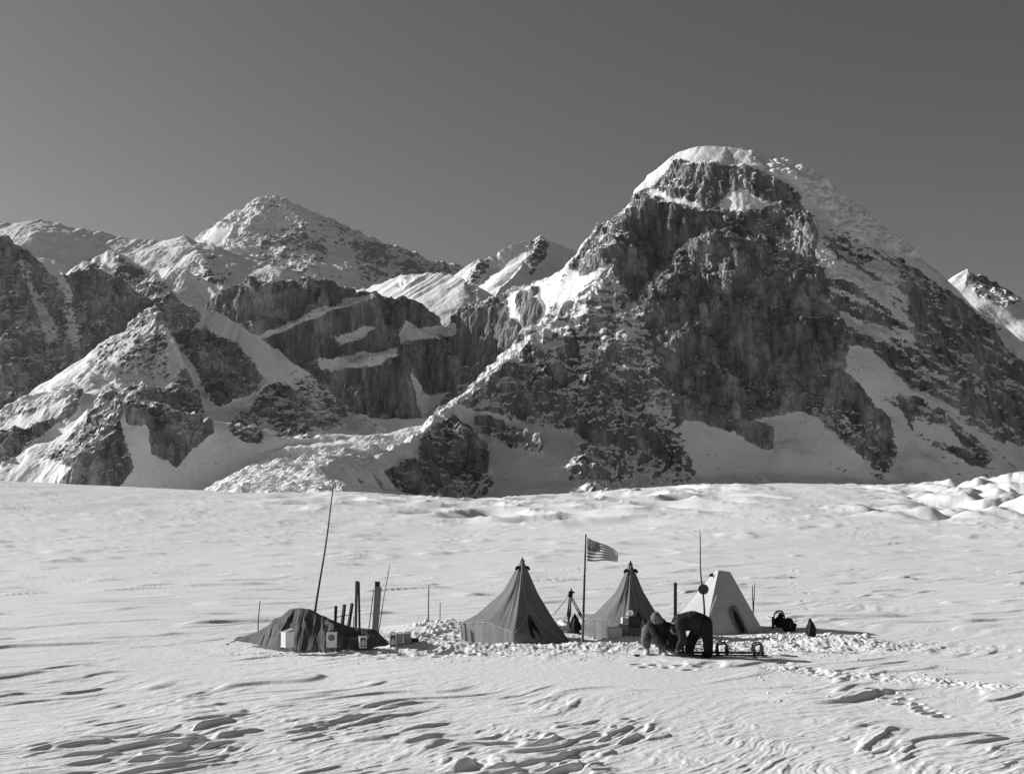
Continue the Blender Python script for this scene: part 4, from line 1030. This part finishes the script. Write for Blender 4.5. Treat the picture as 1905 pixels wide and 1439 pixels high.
for e in (W(1029, 1143, 36.0), W(1033, 1140, 37.0)): bm_tube(bm, [head + Vector((-.03, 0, -.02)), e - tb], .007, 5)
fin('guy_cord', bm, ROPE, tr)

# ---- packs, bags, boxes by the tents
def bag(px, py, Y, s, label, rz=0.0, mat=BLACK, cat='bag', name='duffel_bag', peak=.0, sd=0, strap=True):
    x = (px - 952.5) / F * Y; z = gz(x, Y)
    t = thing(name, (x, Y, z), label, cat, R(rz))
    bm = bmesh.new(); vs = bm_ell(bm, (0, 0, s[2] * .45), (s[0] / 2, s[1] / 2, s[2] * .55), None, 4)
    co = np.array([v.co[:] for v in bm.verts]); n_ = facet3(co[:, 0] / .16, co[:, 1] / .16, co[:, 2] / .16, 2, 80 + sd)
    for v, q in zip(bm.verts, n_):
        v.co += v.co.normalized() * float(q) * .11
        k = max(0, v.co.z / s[2]); v.co.x *= 1 - peak * k; v.co.y *= 1 - peak * k
    fin('sack', bm, mat, t, False)
    if strap:
        bm = bmesh.new(); bm_tube(bm, [(-s[0] * .2, -s[1] * .42, s[2] * .15), (-s[0] * .12, -s[1] * .56, s[2] * .5), (-s[0] * .05, -s[1] * .36, s[2] * .88)], .014, 6); fin('strap', bm, TROUSER, t, True)
    return t
bag(1069.5, 1177, 36.2, (.40, .36, .50), 'pointed black pack at the foot of the survey tripod', 0, BLACK, 'pack', 'rucksack', .55, 1)
bag(1089, 1176, 36.3, (.30, .30, .36), 'rounded dark bag between the flagpole and the tripod foot', 10, cloth_mat('brown_bag_cloth', .05, .3), 'bag', 'duffel_bag', .2, 2)
bag(1109, 1177, 36.2, (.28, .25, .32), 'small black bag leaning left of the white carton', -20, BLACK, 'bag', 'duffel_bag', .3, 3)
def crate(px, Y, s, label, rz, mat, lift=0.0, name='supply_box', cat='box', tape=None):
    x = (px - 952.5) / F * Y; z = gz(x, Y) + lift
    t = thing(name, (x, Y, z), label, cat, R(rz))
    bm = bmesh.new(); bm_box(bm, (0, 0, s[2] / 2), s, None, 1, .008); fin('carton', bm, mat, t)
    bm = bmesh.new(); bm_box(bm, (-s[0] * .26, -.02, s[2] + .012), (s[0] * .5, s[1] * .96, .008), Matrix.Rotation(R(9), 3, 'Y')); bm_box(bm, (s[0] * .26, -.02, s[2] + .010), (s[0] * .46, s[1] * .96, .008), Matrix.Rotation(R(-6), 3, 'Y')); fin('lid_flap', bm, tape or mat, t)
    return t
crate(1143.5, 33.5, (.32, .3, .27), 'low white carton in the snow in front of the right canvas tent', 12, CARD)
crate(1161, 33.7, (.26, .3, .33), 'grey carton standing beside the low white carton', -8, plain_mat('grey_carton', .28, .85))
crate(1164, 34.0, (.22, .25, .55), 'tall pale carton behind the others, leaning on the right canvas tent', 5, CARD)
crate(1181, 33.6, (.36, .3, .24), 'wide dark box beside the kneeling rucksack at the right of the cartons', 4, DCARD)
crate(1180, 33.62, (.3, .28, .25), 'dark box stacked on the wide dark box', -6, plain_mat('dark_box', .06, .8), .27)
bag(1176, 1150, 33.62, (.2, .2, .14), 'small white bundle resting on the stacked dark boxes', 0, PALE, 'bundle', 'cloth_bundle', 0, 5, False).location.z += .53
bag(1198, 1165, 32.2, (.2, .22, .72), 'dark lumpy rucksack standing behind the left person', 0, BLACK, 'pack', 'rucksack', .25, 6)

# ---- gear on the right
pk = onto(1449.5, 37.6); t = thing('pack_frame', pk, 'rounded pack frame standing in the snow right of the wedge tent', 'pack frame', R(8))
bm = bmesh.new(); arc = [Vector((.16 * math.cos(a), 0, .30 + .18 * math.sin(a))) for a in np.linspace(0, math.pi, 13)]
bm_tube(bm, [Vector((.16, 0, -.1))] + arc + [Vector((-.16, 0, -.1))], .022, 8); fin('frame', bm, DWOOD, t, True)
bm = bmesh.new()
for zz in (.12, .24, .42): bm_tube(bm, [(-.16 + .02 * (zz > .4), 0, zz), (.16 - .02 * (zz > .4), 0, zz)], .016, 6)
for q in (-.09, 0, .09): bm_tube(bm, [(q, 0, .02), (q, 0, .5)], .006, 5)
fin('webbing', bm, DWOOD, t, True)
bm = bmesh.new(); bm_ell(bm, (.0, -.06, .14), (.17, .10, .19), None, 3); bm_ell(bm, (.03, -.05, .33), (.09, .07, .08), None, 3); fin('load', bm, BLACK, t, True)
pk = onto(1437.5, 37.2); t = thing('snow_shovel', pk, 'shovel stuck in the snow with its crossbar up, left of the pack frame', 'shovel')
bm = bmesh.new(); bm_box(bm, (0, 0, .12), (.055, .03, .46), None, 1, .006); fin('shaft', bm, DWOOD, t)
bm = bmesh.new(); bm_tube(bm, [(-.12, 0, .36), (.03, 0, .345)], .014, 6); fin('grip', bm, DWOOD, t, True)
bag(1467, 1178, 36.5, (.46, .34, .34), 'slumped black duffel bag on the snow bank right of the pack frame', 22, BLACK, 'bag', 'duffel_bag', .15, 8)
bag(1509, 1183, 35.0, (.34, .3, .46), 'tall black bag standing alone, rightmost of the camp gear', -15, BLACK, 'bag', 'duffel_bag', .4, 9)

# ---- the sled being loaded
def sled():
    a = at(1238, 1217); b = at(1424, 1220); Y0 = (a.y + b.y) / 2
    mid = (a + b) / 2; L = (b - a).length; ang = math.atan2(b.y - a.y, b.x - a.x)
    t = thing('freight_sled', (mid.x, mid.y, max(gz(mid.x, mid.y), .0) + .03), 'long low wooden sled with arched supports, between and right of the two people', 'sled', ang)
    for yy in (-.22, .22):
        bm = bmesh.new(); P_ = []
        for i in range(25):
            q = i / 24; x = -L / 2 + L * q; P_.append((x, .13 * max(0, (.14 - q) / .14) ** 2))
        V = []
        for x, z in P_: V.append([bm.verts.new((x, yy + dy, z + dz)) for dy, dz in ((-.04, 0), (.04, 0), (.04, .022), (-.04, .022))])
        for u, v in zip(V[:-1], V[1:]):
            for k in range(4): bm.faces.new((u[k], u[(k + 1) % 4], v[(k + 1) % 4], v[k]))
        bm.faces.new(V[0]); bm.faces.new(V[-1]); fin('runner', bm, DWOOD, t)
    for j, (px, rz) in enumerate(((1278, 8), (1342, 4), (1408, 24))):
        x = -L / 2 + L * (px - 1238) / (1424 - 1238)
        for yy in (-.22, .22):
            bm = bmesh.new(); w_, h = .135, .27; V = []
            for i in range(21):
                a_ = math.pi * i / 20
                if i == 0: p = (w_, 0)
                sxq = math.cos(a_); szq = math.sin(a_)
                e = .45
                px_ = w_ * math.copysign(abs(sxq) ** e, sxq) * (1.12 - .14 * szq); pz = h * abs(szq) ** e
                r_ = .5 + .5 * (1 - szq)
                tk = .034 + .050 * (1 - szq ** .5)
                c = Vector((px_, 0, pz)); inn = Vector((-math.copysign(1, sxq) * (1 - szq) ** .4 if abs(sxq) > .02 else 0, 0, -szq)).normalized()
                V.append([bm.verts.new(c + Vector((0, dy, 0)) + inn * d_) for dy, d_ in ((-.014, 0), (.014, 0), (.014, tk), (-.014, tk))])
            for u, v in zip(V[:-1], V[1:]):
                for k in range(4): bm.faces.new((u[k], u[(k + 1) % 4], v[(k + 1) % 4], v[k]))
            bm.faces.new(V[0]); bm.faces.new(V[-1])
            o = fin('arched_support', bm, DWOOD, t); o.location = (x + (.03 if yy > 0 else 0), yy, .02); o.rotation_euler = (0, 0, R(rz))
        bm = bmesh.new(); bm_box(bm, (x, 0, .285 if j == 1 else .04), (.07, .5, .022), None, 1, .004); fin('cross_slat', bm, DWOOD, t)
    bm = bmesh.new()
    for yy in (-.12, .0, .12): bm_box(bm, (.05, yy, .055), (L * .86, .07, .014))
    fin('deck_slats', bm, DWOOD, t)
    bm = bmesh.new(); bm_tube(bm, [(-L / 2 + .05, -.22, .1), (-L / 2 + .2, -.27, .02), (-L / 2 + .6, -.3, .03)], .01, 6); fin('tow_rope', bm, ROPE, t, True)
sled()
def ground_ski(px0, py0, px1, py1, label):
    a, b = at(px0, py0), at(px1, py1); mid = (a + b) / 2; bm = bmesh.new()
    bm_box(bm, (0, 0, .03), ((b - a).length, .08, .022), None, 1, .004)
    o = fin('ski', bm, DWOOD); o.location = mid; o.rotation_euler = (0, -math.atan2(b.z - a.z, b.x - a.x), math.atan2(b.y - a.y, b.x - a.x)); tag(o, label, 'ski')
ground_ski(1452, 1220, 1483, 1222.5, 'dark ski lying flat on the snow just right of the sled')
g = at(1185, 1221); t = thing('mitten', g + Vector((0, 0, .01)), 'small dark mitten dropped on the snow left of the two people', 'mitten', R(10))
bm = bmesh.new(); bm_ell(bm, (0, 0, .02), (.085, .045, .025), None, 3); fin('palm', bm, BLACK, t, True)
bm = bmesh.new(); bm_ell(bm, (-.03, .05, .018), (.035, .018, .016), None, 2); fin('thumb', bm, BLACK, t, True)

# ---- people: one continuous surface per body and per garment
def cap(bm, a, b, ra, rb, n=12):
    a, b = Vector(a), Vector(b); ax = b - a; L = ax.length
    q = (ax.normalized() if L > 1e-6 else Vector((0, 0, 1))).to_track_quat('Z', 'Y').to_matrix()
    pts, rad = [], []
    for i in range(5): t_ = math.pi / 2 * (1 - i / 4); pts.append(a - q @ Vector((0, 0, math.sin(t_) * ra))); rad.append(max(.0005, math.cos(t_) * ra))
    for i in range(5): t_ = math.pi / 2 * i / 4; pts.append(b + q @ Vector((0, 0, math.sin(t_) * rb))); rad.append(max(.0005, math.cos(t_) * rb))
    rings = [[bm.verts.new(p + q @ Vector((math.cos(2 * math.pi * k / n) * r, math.sin(2 * math.pi * k / n) * r, 0))) for k in range(n)] for p, r in zip(pts, rad)]
    for u, v in zip(rings[:-1], rings[1:]):
        for k in range(n): bm.faces.new((u[k], u[(k + 1) % n], v[(k + 1) % n], v[k]))
    bm.faces.new(rings[0][::-1]); bm.faces.new(rings[-1])
def flesh(name, caps, base, mat, parent=None, vox=.011, smooth=5, ells=(), wr=0.0):
    bm = bmesh.new()
    for a, b, ra, rb in caps: cap(bm, Vector(a) - base, Vector(b) - base, ra, rb)
    for c, s, rot in ells: bm_ell(bm, Vector(c) - base, s, rot, 3)
    bmesh.ops.recalc_face_normals(bm, faces=bm.faces)
    me = bpy.data.meshes.new(name); bm.to_mesh(me); bm.free()
    o = link(name, me, mat, parent)
    m = o.modifiers.new('join', 'REMESH'); m.mode = 'VOXEL'; m.voxel_size = vox; m.use_smooth_shade = True
    m = o.modifiers.new('soften', 'SMOOTH'); m.factor = .5; m.iterations = smooth
    dg = bpy.context.evaluated_depsgraph_get(); ev = o.evaluated_get(dg)
    me2 = bpy.data.meshes.new_from_object(ev); o.modifiers.clear(); old = o.data; o.data = me2; bpy.data.meshes.remove(old)
    if wr:
        n_ = len(me2.vertices); co = np.empty(n_ * 3, np.float32); no = np.empty(n_ * 3, np.float32)
        me2.vertices.foreach_get('co', co); me2.vertices.foreach_get('normal', no); co = co.reshape(-1, 3); no = no.reshape(-1, 3)
        d_ = (1 - 2 * np.abs(gn3(co[:, 0] / .11, co[:, 1] / .11, co[:, 2] / .16, 3))) * .7 + .4 * gn3(co[:, 0] / .05, co[:, 1] / .05, co[:, 2] / .05, 5)
        me2.vertices.foreach_set('co', (co + no * d_[:, None] * wr).reshape(-1).astype(np.float32)); me2.update()
    me2.polygons.foreach_set('use_smooth', np.ones(len(me2.polygons), bool))
    return o
def hand(wrist, tip, side):
    # palm, four bent fingers of different lengths and a thumb from the side of the palm
    wrist, tip = Vector(wrist), Vector(tip); d_ = (tip - wrist).normalized(); s_ = d_.cross(Vector((0, -1, .2))).normalized() * side; nrm = d_.cross(s_).normalized()
    out = [(wrist, wrist + d_ * .08, .03, .034)]
    for i, (o_, l_) in enumerate(((-.03, .062), (-.01, .078), (.011, .072), (.03, .055))):
        r = wrist + d_ * .085 + s_ * o_; k = r + d_ * l_ * .55 + nrm * .006; e = k + (d_ * .7 + nrm * .7).normalized() * l_ * .5
        out += [(r - d_ * .02, k, .0105, .0098), (k, e, .0098, .0085)]
    r = wrist + d_ * .03 - s_ * .032; k = r + (d_ * .7 - s_ * .7).normalized() * .035; e = k + (d_ * .95 - s_ * .1 + nrm * .3).normalized() * .032
    return out + [(r, k, .013, .011), (k, e, .011, .009)]
def head(c, look, up=Vector((0, 0, 1))):
    look = look.normalized(); sd = look.cross(up).normalized(); u = sd.cross(look).normalized()
    M = Matrix((sd, look, u)).transposed()
    el = [(c, (.073, .092, .112), M), (c + look * .03 - u * .06, (.055, .06, .06), M)]
    el += [(c + look * .098 - u * .012, (.014, .02, .026), M), (c + sd * .076 - u * .005, (.012, .022, .032), M), (c - sd * .076 - u * .005, (.012, .022, .032), M)]
    el += [(c + look * .085 - u * .058, (.026, .012, .008), M), (c + look * .082 + u * .018 + sd * .03, (.014, .012, .01), M), (c + look * .082 + u * .018 - sd * .03, (.014, .012, .01), M)]
    return el, M
def limb(*pts): return [(pts[i][0], pts[i + 1][0], pts[i][1], pts[i + 1][1]) for i in range(len(pts) - 1)]

def person_right():
    g = gz(4.62, 29.95); base = Vector((4.62, 29.95, g))
    t = thing('person', base, 'person in dark clothing bent double at the hips, reaching down to the sled', 'person')
    pel = W(1307, 1158, 30.05); mid = W(1289, 1151, 30.05); che = W(1267, 1155, 30.05); nek = W(1258, 1162, 30.0); hd = W(1254.5, 1171, 29.97)
    sh = [W(1265, 1159, 29.84), W(1268, 1158, 30.26)]; el = [W(1270, 1187, 29.82), W(1257, 1186, 30.2)]; wr = [W(1262.5, 1205, 29.86), W(1252, 1203, 30.1)]; tp = [W(1258, 1213, 29.9), W(1250, 1212, 30.05)]
    hp = [W(1312, 1160, 29.93), W(1303, 1162, 30.17)]; kn = [W(1317, 1192, 29.88), W(1287, 1189, 30.2)]; an = [W(1318, 1214, 29.95), W(1282, 1211, 30.28)]; to = [W(1308, 1220, 29.9), W(1270, 1217, 30.25)]
    L_, M = head(hd, Vector((-.5, -.25, -.85)), Vector((-.8, 0, .5)))
    c = limb((pel, .13), (mid, .13), (che, .13), (nek, .06), (hd, .06)); hs = []
    for i in (0, 1):
        c += limb((che, .10), (sh[i], .06), (el[i], .045), (wr[i], .033)) + limb((pel, .12), (hp[i], .1), (kn[i], .065), (an[i], .045), (to[i], .04)); c += hand(wr[i], tp[i], 1 if i else -1)
    flesh('body', c, base, SKIN, t, .0085, 3, L_)
    c = limb((pel + Vector((.03, 0, -.02)), .205), (mid + Vector((0, 0, -.03)), .23), (che + Vector((0, 0, -.03)), .215), (nek, .11))
    for i in (0, 1): c += limb((che, .16), (sh[i], .125), (el[i], .085), (wr[i], .068))
    c += limb((pel + Vector((.0, 0, -.02)), .18), (pel + Vector((-.10, 0, -.13)), .15))
    flesh('jacket', c, base, DARKCLOTH, t, .012, 4, (), .014)
    c = []
    for i in (0, 1): c += limb((pel, .175), (hp[i], .165), (kn[i], .122), (an[i] + Vector((0, 0, .02)), .105))
    flesh('trousers', c, base, DTROUSER, t, .012, 4, (), .012)
    for i in (0, 1): flesh('boot', limb((an[i] + Vector((0, 0, .05)), .075), (an[i] + Vector((.02, 0, -.04)), .07), (to[i] + Vector((0, 0, .015)), .055)), base, DTROUSER if i == 0 else MUKLUK, t, .01, 3)
    flesh('cap', [(hd - M @ Vector((0, .02, 0)) , hd + M @ Vector((0, -.035, .035)), .108, .10)], base, BLACK, t, .01, 3)
    ring = []; ax = (nek - hd).normalized(); q = ax.to_track_quat('Z', 'Y').to_matrix(); cc = nek + ax * .01 - base
    for k in range(17): a_ = 2 * math.pi * k / 16; ring.append(cc + q @ Vector((math.cos(a_) * .125, math.sin(a_) * .125, .02 * math.sin(3 * a_))))
    bm = bmesh.new(); bm_tube(bm, ring, .024, 8, False); fin('collar', bm, COLLAR, t, True)
person_right()

def person_left():
    g = gz(3.3, 30.4); base = Vector((3.3, 30.4, g))
    t = thing('person', base, 'crouching person in a hood and pale boots, leaning towards the sled', 'person')
    pel = W(1214, 1167, 30.75); mid = W(1221, 1163, 30.55); che = W(1227, 1164, 30.38); nek = W(1224, 1158, 30.25); hd = W(1219.5, 1151, 30.15)
    sh = [W(1212, 1163, 30.3), W(1242, 1166, 30.35)]; el = [W(1226, 1190, 30.1), W(1249, 1190, 30.15)]; wr = [W(1243, 1205, 30.02), W(1254, 1206, 30.0)]; tp = [W(1249, 1211, 30.0), W(1257, 1214, 29.97)]
    hp = [W(1206, 1171, 30.72), W(1223, 1172, 30.68)]; kn = [W(1201, 1190, 30.48), W(1227, 1194, 30.4)]; an = [W(1203, 1212, 30.55), W(1231, 1213, 30.45)]; to = [W(1204, 1218, 30.35), W(1238, 1218, 30.25)]
    L_, M = head(hd, Vector((-.35, -.8, -.5)))
    c = limb((pel, .13), (mid, .13), (che, .13), (nek, .06), (hd, .06))
    for i in (0, 1):
        c += limb((che, .10), (sh[i], .06), (el[i], .045), (wr[i], .033)) + limb((pel, .12), (hp[i], .1), (kn[i], .065), (an[i], .045), (to[i], .04)); c += hand(wr[i], tp[i], 1 if i else -1)
    flesh('body', c, base, SKIN, t, .0085, 3, L_)
    c = limb((pel, .18), (mid, .20), (che, .20), (nek, .10)) + limb((che, .18), (W(1230, 1182, 30.35), .15), (W(1234, 1194, 30.35), .09))
    for i in (0, 1): c += limb((che, .15), (sh[i], .12), (el[i], .085), (wr[i], .065))
    flesh('jacket', c, base, DARKCLOTH, t, .012, 4, (), .014)
    c = []
    for i in (0, 1): c += limb((pel + Vector((0, 0, -.03)), .165), (hp[i], .145), (kn[i], .115), (an[i] + Vector((0, 0, .15)), .09))
    flesh('trousers', c, base, TROUSER, t, .012, 4, (), .012)
    for i in (0, 1): flesh('boot', limb((an[i] + Vector((0, 0, .17)), .072), (an[i], .07), (to[i] + Vector((0, 0, .03)), .06)), base, MUKLUK, t, .01, 3, (), .006)
    back = M @ Vector((0, -1, 0))
    flesh('hood', [(hd + back * .035 + Vector((0, 0, .015)), nek + back * .06, .125, .13), (hd + back * .05 + Vector((0, 0, .04)), hd + back * .04, .11, .12)], base, HOODC, t, .011, 3, (), .010)
person_left()

# ---- shovelled snow, crumbs and blocks: nobody could count them
def rubble():
    bm0 = bmesh.new(); bmesh.ops.create_icosphere(bm0, subdivisions=2, radius=1.0); ico = np.array([v.co[:] for v in bm0.verts]); fc = np.array([[v.index for v in f.verts] for f in bm0.faces]); bm0.free()
    rs = np.random.RandomState(3); variants = []
    for k in range(14):
        n_ = facet3(ico[:, 0] / .9, ico[:, 1] / .9, ico[:, 2] / .9, 2, 100 + k); variants.append(ico * (1 + .55 * n_[:, None]) * np.array([1, rs.uniform(.7, 1), rs.uniform(.55, .85)]))
    # px range, depth range, how many, size range
    areas = [(768, 860, 34.8, 37.4, 300, .02, .10), (700, 790, 32.6, 36.0, 110, .02, .07), (860, 990, 32.3, 33.0, 220, .015, .06), (990, 1190, 31.6, 32.9, 260, .012, .055),
             (1030, 1062, 36.2, 38.5, 90, .05, .20), (1060, 1130, 34.0, 36.0, 90, .02, .06), (1120, 1200, 32.8, 34.4, 200, .02, .08), (1270, 1330, 33.2, 35.2, 140, .03, .10),
             (1300, 1420, 32.8, 35.0, 220, .015, .065), (1400, 1460, 33.4, 35.6, 340, .02, .10), (1440, 1560, 33.2, 36.0, 160, .02, .08), (1540, 1620, 34.0, 35.4, 40, .05, .16),
             (480, 780, 30.3, 31.2, 300, .01, .035), (640, 1180, 28.6, 31.5, 420, .008, .035), (1330, 1600, 29.2, 33.0, 380, .008, .04), (1400, 1800, 23.0, 28.5, 320, .008, .035), (0, 1900, 14.0, 40.0, 600, .006, .02)]
    vv, ff = [], []; nv = 0
    for a, b, y0, y1, n, s0, s1 in areas:
        px = rs.uniform(a, b, n); Y = rs.uniform(y0, y1, n)
        cl = gn2(px / 40., Y / 1.1, 91); keep = cl > rs.uniform(-.5, .35, n); px, Y = px[keep], Y[keep]
        X = (px - 952.5) / F * Y; g = ground_z(X, Y)
        for x, y, z in zip(X, Y, g):
            s_ = s0 + (s1 - s0) * rs.rand() ** 2.6; a_ = rs.uniform(0, 6.28); c_, q_ = math.cos(a_), math.sin(a_)
            v = variants[rs.randint(14)] * s_ * np.array([1, 1, rs.uniform(.7, 1.1)])
            v = np.stack([v[:, 0] * c_ - v[:, 1] * q_, v[:, 0] * q_ + v[:, 1] * c_, v[:, 2]], -1) + np.array([x, y, z + s_ * .12])
            vv.append(v); ff.append(fc + nv); nv += len(ico)
    V = np.concatenate(vv).astype(np.float32); T = np.concatenate(ff).astype(np.int32)
    me = bpy.data.meshes.new('snow_rubble'); me.vertices.add(len(V)); me.vertices.foreach_set('co', V.reshape(-1)); me.loops.add(T.size); me.loops.foreach_set('vertex_index', T.reshape(-1))
    me.polygons.add(len(T)); me.polygons.foreach_set('loop_start', np.arange(0, T.size, 3, dtype=np.int32)); me.polygons.foreach_set('loop_total', np.full(len(T), 3, np.int32)); me.update(calc_edges=True)
    o = link('snow_rubble', me, SNOW); tag(o, 'crumbs and broken blocks of shovelled snow round the camp', 'snow', kind='stuff')
rubble()

# ------------------------------------------------------------------ thin air between here and the far peaks
def haze():
    bm = bmesh.new(); bm_box(bm, (0, 6500, 1800), (26000, 19000, 3900))
    m = bpy.data.materials.new('thin_haze'); m.use_nodes = True; t = m.node_tree; t.nodes.clear()
    v = t.nodes.new('ShaderNodeVolumePrincipled'); v.inputs['Density'].default_value = HAZE; v.inputs['Color'].default_value = (.9, .9, .9, 1); v.inputs['Anisotropy'].default_value = .55
    o = t.nodes.new('ShaderNodeOutputMaterial'); t.links.new(v.outputs[0], o.inputs['Volume'])
    h = fin('haze', bm, m); tag(h, 'thin pale haze softening the far peaks', 'haze', kind='stuff')
HAZE = 0.6e-5
haze()
